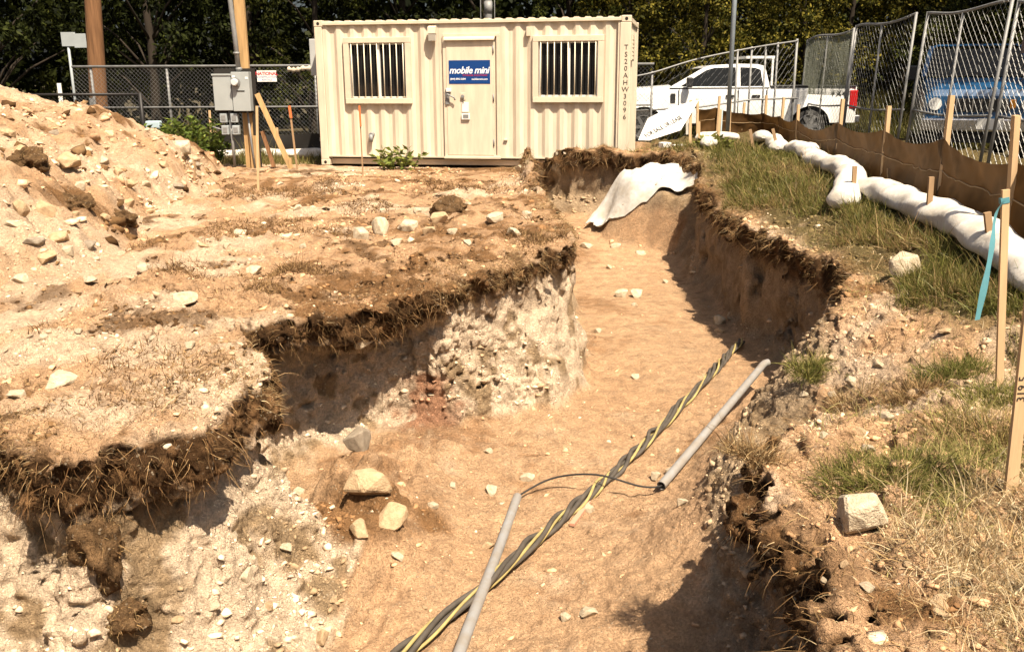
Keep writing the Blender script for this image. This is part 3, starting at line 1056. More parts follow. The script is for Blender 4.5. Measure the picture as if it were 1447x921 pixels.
def stone(px, py, w, h, kind, label, group, p=None, sink=.3, name='stone'):
    """px,py: base centre of the stone in the picture; w,h in picture pixels"""
    P = hit(px, py) if p is None else Vector(p)
    zc = P.y * math.cos(PITCH) + (CAM_H - P.z) * math.sin(PITCH)
    sx, sz = w / FPX * zc / 1.5, h / FPX * zc / 1.15
    o = bpy.data.objects.new(name, random.choice(RK[kind]))
    COL.objects.link(o)
    o.scale = (sx, sx * random.uniform(.75, .95), sz)
    o.rotation_euler = (random.uniform(-.15, .15), random.uniform(-.15, .15), random.uniform(0, 6.28))
    o.location = (P.x, P.y + sx * .4, P.z + sz * (.55 - sink))
    tag(o, label, 'stone', group)
    return o


stone(1218, 748, 80, 50, 'p', 'large pale flat-topped boulder on dry grass beside the trench', None, sink=.12)
stone(1290, 388, 46, 40, 'p', 'rounded pale boulder at the edge of the green grass', None, sink=.25)
stone(524, 700, 62, 40, 't', 'lumpy tan boulder at the foot of the spoil in the trench', None, sink=.2)
stone(505, 637, 36, 36, 'g', 'grey pointed stone in the dark alcove of the trench wall', None, sink=.15)
stone(492, 505, 30, 30, 'p', 'white stone wedged in the wall under the turf overhang', None, p=(-1.12, 6.66, -.30))
stone(510, 757, 34, 24, 't', 'round tan stone beside the small spoil pile in the trench', None)
stone(548, 742, 46, 34, 't', 'broad tan stone half buried in the small spoil pile', None)
stone(72, 545, 50, 30, 'p', 'broad pale stone sunk in the near block of the field', None, sink=.45)
FLD = 'pale stones lying on the graded field'
for a in ((268, 492, 17, 13), (255, 428, 36, 18), (205, 382, 22, 13), (150, 402, 14, 9), (510, 337, 24, 20), (538, 330, 26, 30),
          (618, 315, 30, 18), (702, 312, 28, 14), (726, 333, 18, 14), (578, 325, 30, 18), (357, 386, 22, 12), (430, 350, 12, 8),
          (605, 330, 22, 12), (560, 345, 18, 10), (475, 345, 12, 8), (320, 350, 12, 8), (340, 330, 20, 8), (285, 350, 18, 10),
          (420, 297, 12, 10), (745, 305, 14, 9), (590, 300, 12, 8), (540, 300, 10, 7), (640, 330, 16, 9), (660, 345, 12, 8),
          (120, 398, 22, 10), (25, 400, 24, 16), (60, 480, 16, 10), (110, 470, 12, 8), (215, 480, 10, 7), (20, 560, 24, 12),
          (355, 280, 10, 6), (395, 262, 10, 6), (300, 262, 9, 6), (660, 290, 10, 7), (735, 240, 12, 9), (480, 250, 9, 5)):
    stone(*a, random.choice('pppt'), 'pale stone lying on the graded field left of the trench', FLD)
HP = 'stones in the spoil heap'
for a in ((10, 190, 18, 13), (90, 232, 40, 26), (30, 220, 28, 24), (140, 230, 18, 14), (255, 212, 28, 20), (230, 235, 16, 10),
          (60, 300, 30, 26), (25, 300, 22, 26), (45, 345, 34, 16), (80, 340, 26, 18), (125, 350, 20, 14), (105, 305, 12, 10),
          (145, 310, 18, 12), (165, 245, 16, 14), (180, 262, 20, 12), (205, 262, 14, 10), (60, 365, 36, 14), (95, 357, 20, 14),
          (15, 320, 20, 12), (210, 300, 14, 8), (250, 265, 16, 9), (180, 290, 18, 12), (120, 215, 16, 10), (275, 235, 14, 9),
          (35, 260, 16, 10), (75, 190, 14, 9), (160, 200, 12, 8), (110, 265, 16, 12), (295, 258, 12, 8)):
    stone(*a, random.choice('ttttpg'), 'stone bedded in the slope of the spoil heap', HP, sink=.42)
TFL = 'stones lying on the trench floor'
for a in ((880, 420, 22, 13), (900, 420, 22, 14), (898, 432, 9, 6), (1018, 458, 18, 16), (694, 697, 18, 13), (690, 775, 20, 14),
          (452, 905, 26, 20), (965, 714, 18, 11), (928, 677, 16, 14), (612, 718, 16, 10), (1018, 470, 14, 9), (846, 470, 12, 8),
          (898, 535, 13, 8), (860, 380, 10, 7), (940, 400, 10, 6), (760, 560, 12, 8), (835, 722, 16, 13), (950, 668, 14, 9),
          (835, 872, 28, 14), (800, 876, 16, 11), (745, 680, 22, 12), (560, 790, 18, 12), (640, 690, 14, 9), (905, 360, 14, 8),
          (870, 350, 16, 8), (830, 350, 18, 8), (470, 850, 14, 10), (690, 640, 12, 8), (600, 860, 10, 7), (420, 905, 12, 9)):
    stone(*a, random.choice('ppt'), 'stone lying on the orange floor of the trench', TFL)
RB = 'stones on the right bank'
for a in ((1248, 327, 14, 8), (1335, 866, 42, 24), (1205, 542, 18, 14), (1290, 560, 20, 14), (1255, 592, 22, 9), (1330, 840, 14, 8),
          (1230, 640, 22, 14), (1345, 828, 20, 10), (1275, 455, 16, 10), (1340, 470, 20, 8), (1215, 615, 18, 12), (1165, 618, 14, 9),
          (1075, 272, 12, 8), (1135, 560, 16, 10), (1180, 560, 14, 9), (1245, 520, 16, 10), (1310, 520, 14, 8), (1120, 640, 16, 10),
          (1370, 610, 14, 9), (1300, 640, 12, 8), (1195, 800, 18, 12), (1225, 835, 22, 13), (1285, 800, 16, 9), (1165, 825, 14, 10)):
    stone(*a, random.choice('pptt'), 'stone lying on the crumbly bank right of the trench', RB)
WL = 'stones bedded in the near left wall'
for a in ((420, 700, 18, 12), (345, 820, 26, 20), (330, 760, 14, 10), (400, 780, 22, 14), (300, 860, 18, 12), (380, 860, 16, 10), (250, 880, 18, 12)):
    stone(*a, random.choice('pt'), 'stone on the slumped slope below the near turf overhang', WL)


# ---------------- torn lumps of turf
def turf(p, r, flat, label, seed):
    root = empty('turf_lump', p, random.uniform(0, 6))
    bm = bmesh.new(); bmesh.ops.create_icosphere(bm, subdivisions=4, radius=1.0)
    V = np.array([v.co[:] for v in bm.verts]); F = np.array([[v.index for v in f.verts] for f in bm.faces]); bm.free()
    k = .55 * vnoise(V[:, 0] * 1.3 + seed, V[:, 1] * 1.6, V[:, 2] * 1.6, seed) + .30 * vnoise(V[:, 0] * 3.1, V[:, 1] * 3.1, V[:, 2] * 3.1, seed) + .12 * vnoise(V[:, 0] * 10, V[:, 1] * 10, V[:, 2] * 10, seed)
    Q = V * (1 + k[:, None]) * r * np.array([1, .9, flat])
    c = np.array((.17, .10, .048)) * (1 + .6 * vnoise(V[:, 0] * 6, V[:, 1] * 6, V[:, 2] * 6, seed + 3))[:, None]
    link('soil_lump', np_mesh('soil_lump', Q, F, True, np.clip(c, .01, .5)), root, M_SOIL)
    n = 600
    i = RNG.integers(0, len(V), n)
    D = V[i] * .7 + RNG.normal(size=(n, 3)) * .5 + np.array([0, 0, -.15])
    SV, SF_, SC = strands(Q[i], D, RNG.gamma(2, r * .12, n), RNG.uniform(.0015, .0035, n), .35, .25, tints(n, ROOTC + STRAW[:2], .3), 4)
    link('root_fibres', np_mesh('root_fibres', SV, SF_, False, SC, 'tint'), root, M_ROOT)['kind'] = 'stuff'
    tag(root, label, 'turf')


p = hit(152, 800)
turf((p.x, p.y - .04, p.z + .10), .12, 1.5, 'shaggy lump of turf hanging below the near overhang', 5)
p = hit(175, 878); turf((p.x, p.y, p.z + .03), .10, .65, 'small torn turf lump lying on the near slope', 9)
p = hit(105, 292); turf((p.x, p.y, p.z + .02), .17, .6, 'dark lump of topsoil stuck in the side of the spoil heap', 12)
p = hit(38, 228); turf((p.x, p.y, p.z + .02), .20, .6, 'dark crumbly sod lump high on the spoil heap', 14)
p = hit(640, 300); turf((p.x, p.y, p.z + .03), .22, .5, 'low lump of dark sod on the graded field near the cabin', 19)
p = hit(175, 312); turf((p.x, p.y, p.z + .03), .18, .6, 'dark sod lump at the foot of the spoil heap', 23)
# ------------------------------------------------------------------ container office
M_CREAM = mat('cream_paint', (.66, .56, .425), .55, .18, 3.5, .06, 30, spec=.3, stretch=(2.2, 2.2, .35))
M_CREAMD = mat('cream_paint_trim', (.65, .55, .415), .55, .16, 3.0, .05, 30, spec=.3)
M_DARK = mat('dark_recess', (.02, .017, .014), .8)
M_GLASS = mat('dark_glass', (.012, .012, .013), .06, spec=.6)
M_STEEL = mat('galvanised_steel', (.25, .25, .245), .6, .25, 8, .05, 40, metal=.25)
M_BAR = mat('bar_paint', (.74, .66, .50), .5)
M_BLUE = mat('sign_blue', (.006, .045, .19), .4)
M_WHITE = mat('white_plastic', (.78, .76, .70), .5, .08, 6)
M_BLACKT = mat('black_lettering', (.03, .028, .025), .7)
M_WLET = mat('white_lettering', (.85, .85, .85), .6)
M_RED = mat('red_lettering', (.45, .02, .03), .6)


def text_mesh(name, body, size, shear=0.0, bold=0.0, extrude=.001, spacing=1.0, align='CENTER'):
    cu = bpy.data.curves.new(name, 'FONT')
    cu.body = body; cu.size = size; cu.shear = shear; cu.offset = bold; cu.extrude = extrude
    cu.align_x = align; cu.align_y = 'CENTER'; cu.space_character = spacing
    cu.resolution_u = 2
    tmp = bpy.data.objects.new('tmp', cu); COL.objects.link(tmp)
    bpy.context.view_layer.update()
    me = bpy.data.meshes.new_from_object(tmp.evaluated_get(bpy.context.evaluated_depsgraph_get()))
    bpy.data.objects.remove(tmp); bpy.data.curves.remove(cu)
    me.name = name
    return me


def text(name, body, size, M, material, parent=None, **k):
    me = text_mesh(name, body, size, **k)
    me.transform(M)
    return link(name, me, parent, material)


def face_front(x, y, z):     # text plane xy -> xz plane facing -y
    return Matrix.Translation((x, y, z)) @ Matrix.Rotation(math.pi / 2, 4, 'X')


CL, CW, CH = 6.058, 2.438, 2.73
cab = empty('container_office', (CON0[0], CON0[1], 0.0), -CYAW)
tag(cab, 'cream corrugated steel container office with barred windows and blue door sign', 'container')
FY = .035          # outer plane of the corrugation crests


def corr(x0, x1, z0, z1, parent, name, holes=()):
    """trapezoid corrugation along x, facing -y; holes (xa,xb,za,zb) are cut by splitting into pieces"""
    pitch = .278; prof = []
    x = x0
    k = 0
    pts = []
    while x < x1 - .01:
        for dx, dy in ((0, 0), (.072, 0), (.139, .036), (.211, .036)):
            xx = x + dx
            if xx < x1: pts.append((xx, FY + dy))
        x += pitch
    pts.append((x1, FY + (0 if pts[-1][1] == FY else .036)))
    cuts = sorted(set([x0, x1] + [h for H in holes for h in H[:2]]))
    def yat(q):
        for (a, ya), (b, yb) in zip(pts[:-1], pts[1:]):
            if a <= q <= b: return ya + (yb - ya) * (q - a) / max(b - a, 1e-6)
        return FY
    allx = sorted(set([round(p[0], 4) for p in pts] + [round(c, 4) for c in cuts]))
    mb = MB()
    for a, b in zip(allx[:-1], allx[1:]):
        if b - a < 1e-4: continue
        mid = (a + b) / 2
        spans = [(z0, z1)]
        for H in holes:
            if H[0] - 1e-4 <= mid <= H[1] + 1e-4:
                spans = [(z0, H[2]), (H[3], z1)]
        for za, zb in spans:
            if zb - za < 1e-3: continue
            mb.add([(a, yat(a), za), (b, yat(b), za), (b, yat(b), zb), (a, yat(a), zb)], [(0, 1, 2, 3)])
    return mb.build(name, M_CREAM, parent)


LW = (.583, 1.914, 1.183, 2.41); RW = (4.257, 5.572, 1.204, 2.398)
corr(.16, 2.46, .19, 2.64, cab, 'front_wall', [LW])
corr(3.655, 5.875, .19, 2.64, cab, 'front_wall', [RW])
MB().box(2.462, 3.653, FY + .004, FY + .03, .19, 2.64).build('door_surround', M_CREAM, cab)
# side and back walls, roof
def side_corr(xp, sgn, name):
    mb = MB(); y = .17; P = []
    while y < CW - .17:
        for dy, dx in ((0, 0), (.072, 0), (.139, .036), (.211, .036)):
            if y + dy < CW - .16: P.append((y + dy, dx))
        y += .278
    P.append((CW - .16, 0))
    for (ya, da), (yb, db) in zip(P[:-1], P[1:]):
        mb.add([(xp - sgn * da, ya, .17), (xp - sgn * db, yb, .17), (xp - sgn * db, yb, 2.64), (xp - sgn * da, ya, 2.64)], [(0, 1, 2, 3)])
    return mb.build(name, M_CREAM, cab)
side_corr(CL - .03, 1, 'end_wall')
side_corr(.03, -1, 'end_wall')
MB().box(.16, CL - .16, CW - .04, CW - .02, .17, 2.64).build('back_wall', M_CREAM, cab)
mb = MB(); x = .1
pts = []
while x < CL - .2:
    for dx, dz in ((0, 0), (.09, 0), (.11, .022), (.19, .022)):
        pts.append((x + dx, 2.700 + dz))
    x += .209
pts = [p for p in pts if p[0] < CL - .1] + [(CL - .1, 2.70)]
for (xa, za), (xb, zb) in zip(pts[:-1], pts[1:]):
    mb.add([(xa, .02, za), (xb, .02, zb), (xb, CW - .02, zb), (xa, CW - .02, za)], [(0, 1, 2, 3)])
    mb.add([(xa, .02, 2.69), (xb, .02, 2.69), (xb, .02, zb), (xa, .02, za)], [(0, 1, 2, 3)])
mb.build('roof', M_CREAM, cab)
MB().box(.16, CL - .18, .03, .19, .165, .189).build('bottom_flange', M_CREAMD, cab)
MB().box(.2, CL - .2, .1, CW - .1, .13, .165).build('floor_pan', M_DARK, cab)
# frame
MB().box(.16, CL - .18, .0, .07, 2.64, 2.698, .006).build('top_rail', M_CREAMD, cab)
MB().box(.16, CL - .18, .13, .18, .02, .186, .006).build('bottom_rail', M_CREAMD, cab)
for yy in (CW - .07,):
    MB().box(.16, CL - .18, yy, CW, 2.64, 2.698).build('top_rail', M_CREAMD, cab)
    MB().box(.16, CL - .18, yy, CW, .045, .17).build('bottom_rail', M_CREAMD, cab)
for xx in (0.0, CL - .08):
    MB().box(xx, xx + .08, .18, CW - .18, 2.62, 2.698).build('end_rail', M_CREAMD, cab)
    MB().box(xx, xx + .08, .18, CW - .18, .03, .17).build('end_rail', M_CREAMD, cab)
for xx, w in ((0.0, .16), (CL - .205, .205)):
    for yy in (0, CW - .16):
        MB().box(xx + .004, xx + w - .004, yy + .004, yy + .156, .118, 2.612, .01).build('corner_post', M_CREAM, cab)
MB().box(CL - .235, CL - .206, .02, .06, .19, 2.63).build('post_gap', M_CREAMD, cab)
for xx in (0, CL - .178):
    for yy in (0, CW - .162):
        for zz in (0, 2.612):
            c = MB().box(xx, xx + .178, yy, yy + .162, zz, zz + .118, .012).build('corner_casting', M_CREAMD, cab)
            hx = xx + .089
            yf = yy - .002 if yy == 0 else yy + .164
            n = 12
            mbh = MB()
            mbh.prism([(hx + .030 * math.cos(a) * 1.0, zz + .059 + .032 * math.sin(a)) for a in [2 * math.pi * i / n for i in range(n)]],
                      yf, yf + .003, 'xz')
            mbh.build('casting_hole', M_DARK, c)
            if xx > 1:
                ms = MB(); ms.prism([(yy + .081 + .022 * math.cos(a), zz + .059 + .035 * math.sin(a)) for a in [2 * math.pi * i / n for i in range(n)]],
                                    CL + .0005, CL + .003, 'yz')
                ms.build('casting_hole', M_DARK, c)


def frame_ring(x0, x1, z0, z1, w, y0, y1, b=.008):
    mb = MB()
    mb.box(x0, x1, y0, y1, z1 - w, z1, b); mb.box(x0, x1, y0, y1, z0, z0 + w, b)
    mb.box(x0, x0 + w, y0 + .002, y1, z0 + w, z1 - w); mb.box(x1 - w, x1, y0 + .002, y1, z0 + w, z1 - w)
    return mb


for (x0, x1, z0, z1) in (LW, RW):
    win = frame_ring(x0, x1, z0, z1, .105, -.022, FY + .06).build('window', M_CREAMD, cab)
    MB().box(x0 + .1, x1 - .1, FY + .055, FY + .065, z0 + .1, z1 - .1).build('pane', M_GLASS, win)
    sash = frame_ring(x0 + .106, x1 - .106, z0 + .106, z1 - .106, .028, FY + .005, FY + .05, .003)
    xm = (x0 + x1) / 2 + .01
    sash.box(xm - .024, xm + .024, FY + .003, FY + .05, z0 + .134, z1 - .134)
    sash.build('sash', M_WHITE, win)
    nb = 9
    for i in range(nb):
        xb = x0 + .15 + (x1 - x0 - .30) * i / (nb - 1)
        MB().tube([(xb, -.004, z0 + .06), (xb, -.004, z1 - .06)], .0105, 6).build('bar', M_BAR, win)
    bb = MB()
    bb.bar((x0 + .11, -.004, z0 + .125), (x1 - .11, -.004, z0 + .125), .03, .006)
    bb.build('bar_rail', M_BAR, win)

# door
door = MB().box(2.606, 3.512, -.012, FY + .002, .222, 2.360, .006).build('door', M_CREAM, cab)
frame_ring(2.545, 3.632, .165, 2.455, .058, -.006, FY + .003, .004).build('door_frame', M_CREAMD, cab)
MB().box(2.535, 3.642, -.05, -.008, .155, .200, .006).build('door_sill', M_CREAMD, cab)
hood = MB()
hp = []
for i in range(7):
    a = math.pi / 2 * i / 6
    hp.append((-.012 - .055 * math.sin(a), 2.335 + .065 * math.cos(a)))
hp += [(-.058, 2.332), (-.012, 2.385)]
hood.prism(hp, 2.585, 3.545, 'yz').build('rain_hood', M_CREAMD, cab)
for zz in (2.16, 1.29, .46):
    MB().tube([(3.512, -.016, zz - .07), (3.512, -.016, zz + .07)], .013, 8).build('hinge', M_STEEL, door)
hl = MB().box(2.580, 2.66, -.032, -.013, 1.17, 1.45, .004).build('handle_plate', M_STEEL, door)
MB().tube([(2.625, -.03, 1.36), (2.625, -.075, 1.36), (2.76, -.078, 1.30), (2.78, -.07, 1.25)], .015, 8).build('handle', M_STEEL, hl)
MB().box(2.60, 2.70, -.05, -.02, 1.40, 1.47, .008).build('hasp', M_WHITE, hl)
MB().box(2.868, 2.972, -.022, -.013, 1.25, 1.39, .006).build('lock_plate', M_CREAMD, door)
MB().tube([(2.92, -.02, 1.32), (2.92, -.05, 1.32)], .032, 12).build('lock_cylinder', M_STEEL, door)
lb = MB().box(2.895, 3.05, -.05, -.013, .89, 1.0, .006).box(2.90, 3.03, -.028, -.013, 1.03, 1.21, .004).build('lock_box', M_WHITE, door)
MB().box(2.925, 3.03, -.053, -.0505, .915, .985).build('lock_box_keypad', M_STEEL, lb)
MB().tube([(2.93, -.035, 1.20), (2.93, -.04, 1.30), (2.95, -.04, 1.31)], .008, 6).build('lock_box_shackle', M_STEEL, lb)
ds = MB().box(2.657, 3.452, -.018, -.0125, 1.549, 1.975).build('door_sign', M_BLUE, door)
ds['label'] = 'blue door sign with white italic lettering'
text('sign_lettering', 'mobile mini', .175, face_front(3.045, -.0195, 1.79), M_WLET, ds, shear=.28, bold=.0035, spacing=.93)
text('sign_lettering', 'STORAGE SOLUTIONS', .042, face_front(3.16, -.0195, 1.700), M_RED, ds, spacing=1.15, bold=.0006)
text('sign_lettering', '(844) 896-5684', .048, face_front(2.83, -.0195, 1.635), M_WLET, ds, bold=.0008)
text('sign_lettering', 'mobilemini.com', .048, face_front(3.25, -.0195, 1.632), M_WLET, ds, bold=.0008)
# wall lamp, vent cap, small junction box
lamp = MB().prism([(-.005, 2.60), (-.10, 2.57), (-.11, 2.46), (-.005, 2.46)], 2.285, 2.435, 'yz').build('wall_lamp', M_CREAMD, cab)
MB().prism([(-.005, 2.458), (-.105, 2.458), (-.085, 2.33), (-.005, 2.325)], 2.295, 2.425, 'yz').build('lamp_lens', mat('frosted_lens', (.45, .42, .36), .25, spec=.5), lamp)
MB().tube([(1.07, FY + .03, .60), (1.07, -.03, .585)], .05, 10).tube([(1.07, -.025, .60), (1.07, -.035, .46)], [.045, .035], 8).build('vent_cap', M_STEEL, cab)
MB().box(4.138, 4.207, -.02, FY + .02, 2.39, 2.555, .006).build('junction_box', M_CREAMD, cab)
# dent tab right of the door
MB().box(3.70, 3.77, -.004, FY + .01, .50, .53, .004).build('latch_tab', M_CREAMD, cab)
# stencilled number on the right corner post
for i, ch in enumerate('TS20AHW3096'):
    z = 2.173 - (2.173 - .94) * i / 10
    text('post_lettering', ch, .125, face_front(5.975, .0015, z), M_BLACKT, cab, extrude=.0015)
# vent slot on the right end wall, cabinets on the left end
ev = MB().box(CL - .028, CL + .006, .32, .95, 1.95, 2.42, .004).build('end_vent', M_CREAMD, cab)
for i in range(6):
    MB().bar((CL + .012, .36, 2.0 + i * .07), (CL + .012, .91, 2.0 + i * .07), .012, .05, (0, .4, 1)).build('louvre', M_CREAMD, ev)
ac = MB().box(-.34, -.002, .55, 1.35, 1.72, 2.42, .012).build('wall_cabinet', mat('grey_enamel', (.46, .47, .46), .5, .12, 4), cab)
MB().box(-.26, -.002, .60, 1.30, .42, 1.71, .012).build('wall_cabinet', mat('dark_enamel', (.23, .24, .24), .5, .12, 4), cab)
MB().box(-.262, -.06, .598, .606, .50, 1.05).build('cabinet_panel', M_DARK, cab)
# ------------------------------------------------------------------ things in and around the trench
M_PVC = mat('grey_conduit', (.235, .235, .235), .55, .3, 9, .1, 30, col2=(.23, .20, .165))
M_CABLE = mat('grey_cable', (.085, .072, .058), .65, .4, 9)
M_YEL = mat('yellow_cable', (.38, .30, .12), .6, .35, 9)
M_BLK = mat('black_rubber', (.02, .018, .016), .6)
M_PINE = mat('pine_lath', (.56, .38, .21), .8, .22, 14, .2, 60, stretch=(1, 1, .12))
M_PINED = mat('weathered_lath', (.34, .22, .12), .85, .25, 14, .2, 60, stretch=(1, 1, .12))
M_PINK = mat('orange_paint', (.62, .16, .05), .7)
M_TEAL = mat('teal_tape', (.10, .27, .31), .5, .1, 20)
M_TEAL.node_tree.nodes['Principled BSDF'].inputs['Subsurface Weight'].default_value = 0
M_GEO = mat('white_geotextile', (.56, .54, .50), .85, .3, 4, .7, 16, col2=(.42, .37, .30), spec=.08)
M_BLUEG = mat('pale_paint', (.45, .55, .58), .7)


def Yp(px, py, y):
    d = ray(px, py); t = y / d[1]
    return Vector((d[0] * t, y, CAM_H + d[2] * t))


def smooth_path(P, n):
    P = [Vector(p) for p in P]
    P = [P[0] * 2 - P[1]] + P + [P[-1] * 2 - P[-2]]
    out = []
    seg = len(P) - 3
    for i in range(n + 1):
        u = i / n * seg; k = min(int(u), seg - 1); t = u - k
        a, b, c, d = P[k:k + 4]
        out.append(.5 * ((2 * b) + (c - a) * t + (2 * a - 5 * b + 4 * c - d) * t * t + (3 * b - a - 3 * c + d) * t ** 3))
    return out


def floor_pts(pl, lift):
    out = []
    for px, py in pl:
        p = hit(px, py); p.z = float(h_floor(np.array([p.x]), np.array([p.y]))[0]) if False else p.z
        out.append(p + Vector((0, 0, lift)))
    return out


# twisted cable bundle
cp = floor_pts([(590, 918), (640, 873), (690, 832), (770, 762), (850, 692), (900, 645), (945, 598), (1000, 540), (1046, 488)], .055)
cp = [cp[0] + (cp[0] - cp[1]) * 3.0] + cp
path = smooth_path(cp, 260)
cab_root = empty('twisted_cable', path[0])
tag(cab_root, 'twisted bundle of grey and yellow power cables lying along the trench floor', 'cable')
for k, (m, r) in enumerate(((M_CABLE, .017), (M_YEL, .011), (M_CABLE, .018), (M_CABLE, .017), (M_YEL, .010))):
    pts = []; dist = 0
    for i, p in enumerate(path):
        if i: dist += (p - path[i - 1]).length
        t = (path[min(i + 1, len(path) - 1)] - path[max(i - 1, 0)]).normalized()
        s = t.cross(Vector((0, 0, 1))).normalized(); n = s.cross(t)
        a = 2 * math.pi * (dist / 1.05 + k / 5) + 1.1 * math.sin(dist * 1.7 + .25 * k) + .25 * math.sin(dist * 4.3 + k)
        rr = .030 + .011 * math.sin(dist * (3.1 + .7 * k) + k * 1.9)
        pts.append(p + s * math.cos(a) * rr + n * math.sin(a) * rr * .8 - path[0])
    MB().tube(pts, r, 6).build('strand', m, cab_root)


def pipe(name, pl, lift, label, ext0=None):
    P = floor_pts(pl, lift)
    if ext0: P = [P[0] + (P[0] - P[1]) * ext0] + P
    pts = smooth_path(P, 40)
    o = MB().tube(pts, .036, 14, caps=False).tube(pts, .031, 14, caps=False).build(name, M_PVC)
    tag(o, label, 'pipe')
    return pts


pn = [G(650, 912, -1.10), G(700, 780, -1.20), G(731, 688, -1.235)]
pn[0].z = zat(pn[0].x, pn[0].y, -.5) + .16
pn[1].z = zat(pn[1].x, pn[1].y, -.5) + .06
pn[2].z = zat(pn[2].x, pn[2].y, -.5) + .045
pn = [pn[0] + (pn[0] - pn[1]) * .9 + Vector((0, 0, -.08))] + pn
pts = smooth_path(pn, 40)
tag(MB().tube(pts, .032, 14, caps=False).tube(pts, .027, 14, caps=False).tube(pts[9:12], .037, 14).build('conduit', M_PVC),
    'grey plastic conduit crossing over the twisted cable', 'pipe')
pf = [hit(934, 694), G(1080, 505, -.92)]
pf = [pf[0].lerp(pf[1], u / 16) for u in range(17)]
zz_ = [min(zat(p_.x, p_.y, -.55), -.72) + .034 for p_ in pf]
sl_ = max((zz_[i] - zz_[0]) / i for i in range(2, 13))
for i, p_ in enumerate(pf): p_.z = zz_[0] + .01 + max(sl_, 0) * i
pf.append(pf[-1] + (pf[-1] - pf[-2]) * .25 + Vector((.03, 0, .0)))
pts2 = smooth_path(pf, 40)
tag(MB().tube(pts2, .034, 14, caps=False).tube(pts2, .029, 14, caps=False).build('conduit', M_PVC),
    'grey plastic conduit running into the shaded right trench wall', 'pipe')
w0, w1 = pts[-1], pts2[0]
wm = [pts[-3], w0, w0.lerp(w1, .25) + Vector((0, .12, .07)), w0.lerp(w1, .55) + Vector((0, .06, .10)), w0.lerp(w1, .85) + Vector((0, -.02, .02)), w1, pts2[2]]
tag(MB().tube(smooth_path(wm, 40), .0075, 6).build('pull_wire', M_BLK), 'thin black wire arching between the two conduit ends', 'wire')
q = floor_pts([(808, 745), (832, 712)], .02)
tag(MB().bar(q[0], q[1], .035, .02).build('wood_offcut', mat('pink_lath', (.50, .26, .17), .8)), 'short reddish wood offcut under the twisted cable', 'offcut')

# white geotextile over the heaped soil
nu, nv = 40, 22
P = np.zeros((nu + 1, nv + 1, 3))
for i in range(nu + 1):
    u = i / nu
    cx = 1.40 + 1.52 * u; cy = 15.62 - .45 * u
    hw = .16 + .50 * math.sqrt(u)
    for j in range(nv + 1):
        v = 2 * j / nv - 1
        P[i, j] = (cx - .10 * v + .03 * math.sin(5 * v + 3 * u), cy + hw * (v if v > 0 else v * (.55 + .25 * abs(math.sin(2.6 * u + .4)))) * 1.05 + .04 * math.sin(7 * u + 3 * v), 0)
        P[i, j, 2] = min(.12, zat(P[i, j, 0], P[i, j, 1], 3))
for _ in range(8):
    P[1:-1, 1:-1] = (P[1:-1, 1:-1] * 2 + P[:-2, 1:-1] + P[2:, 1:-1] + P[1:-1, :-2] + P[1:-1, 2:]) / 6
P[..., 2] += .10 + .03 * vnoise2(P[..., 0] * 5, P[..., 1] * 5, 120) + .015 * vnoise2(P[..., 0] * 15, P[..., 1] * 15, 121)
mbt = MB().grid(P)
Q = P.copy(); Q[..., 2] -= .006
mbt.grid(Q)
tag(mbt.build('geotextile_sheet', M_GEO), 'white geotextile sheet draped over heaped soil at the trench end', 'sheet')


# ------------------------------------------------------------------ stakes
def stake(pb, pt, w, label, material=M_PINE, cat='stake', group=None, d=.012, y=None, pointed=False, name='survey_stake', bury=.06):
    """pb base (px,py) on the ground, pt top px; w metres wide"""
    b = hit(*pb) if y is None else Yp(pb[0], pb[1], y)
    t = Yp(pt[0], pt[1], b.y)
    o = empty(name, b)
    dv = (t - b)
    MB().bar(-dv.normalized() * bury, dv, w, d, (0, 1, 0)).build('lath', material, o)
    tag(o, label, cat, group)
    return o, b, t


so, sb_, st_ = stake((1412, 543), (1421, 268), .038, 'tall pine lath stake with teal tape in the green grass', d=.018)
rib = smooth_path([st_ + Vector((.0, -.012, -.055)) - sb_, st_ + Vector((-.045, -.02, -.13)) - sb_, Yp(1400, 360, sb_.y - .06) - sb_, Yp(1381, 452, sb_.y - .08) - sb_], 24)
mb = MB(); rows = []
for i, p in enumerate(rib):
    tw = .5 + .5 * math.sin(i * .22)
    s = Vector((math.cos(tw * .7), math.sin(tw * .7), .12)) * (.0165 + .003 * math.sin(i))
    rows.append([p - s, p + s])
mb.grid(rows)
mb.build('flagging_tape', M_TEAL, so)
MB().bar(st_ - sb_ + Vector((-.022, 0, -.06)), st_ - sb_ + Vector((.022, 0, -.052)), .024, .03).build('tape_knot', M_TEAL, so)

so, b, t = stake((1428, 690), (1462, 380), .045, 'leaning pine lath stake with handwritten figures by the dry grass', d=.018)
dv = (t - b).normalized()
rx = dv.cross(Vector((0, -1, 0))).normalized()
p = Yp(1443, 548, b.y) - b
M = Matrix((( *dv, 0), ( *(rx * 1), 0), (0, -1, 0, 0), (0, 0, 0, 1))).transposed()
M = Matrix.Translation(p + Vector((.0, -.0105, 0))) @ Matrix(((dv.x, -rx.x, 0, 0), (dv.y, -rx.y, -1, 0), (dv.z, -rx.z, 0, 0), (0, 0, 0, 1)))
text('stake_lettering', '319 5', .045, M, M_BLACKT, so, extrude=.0006)

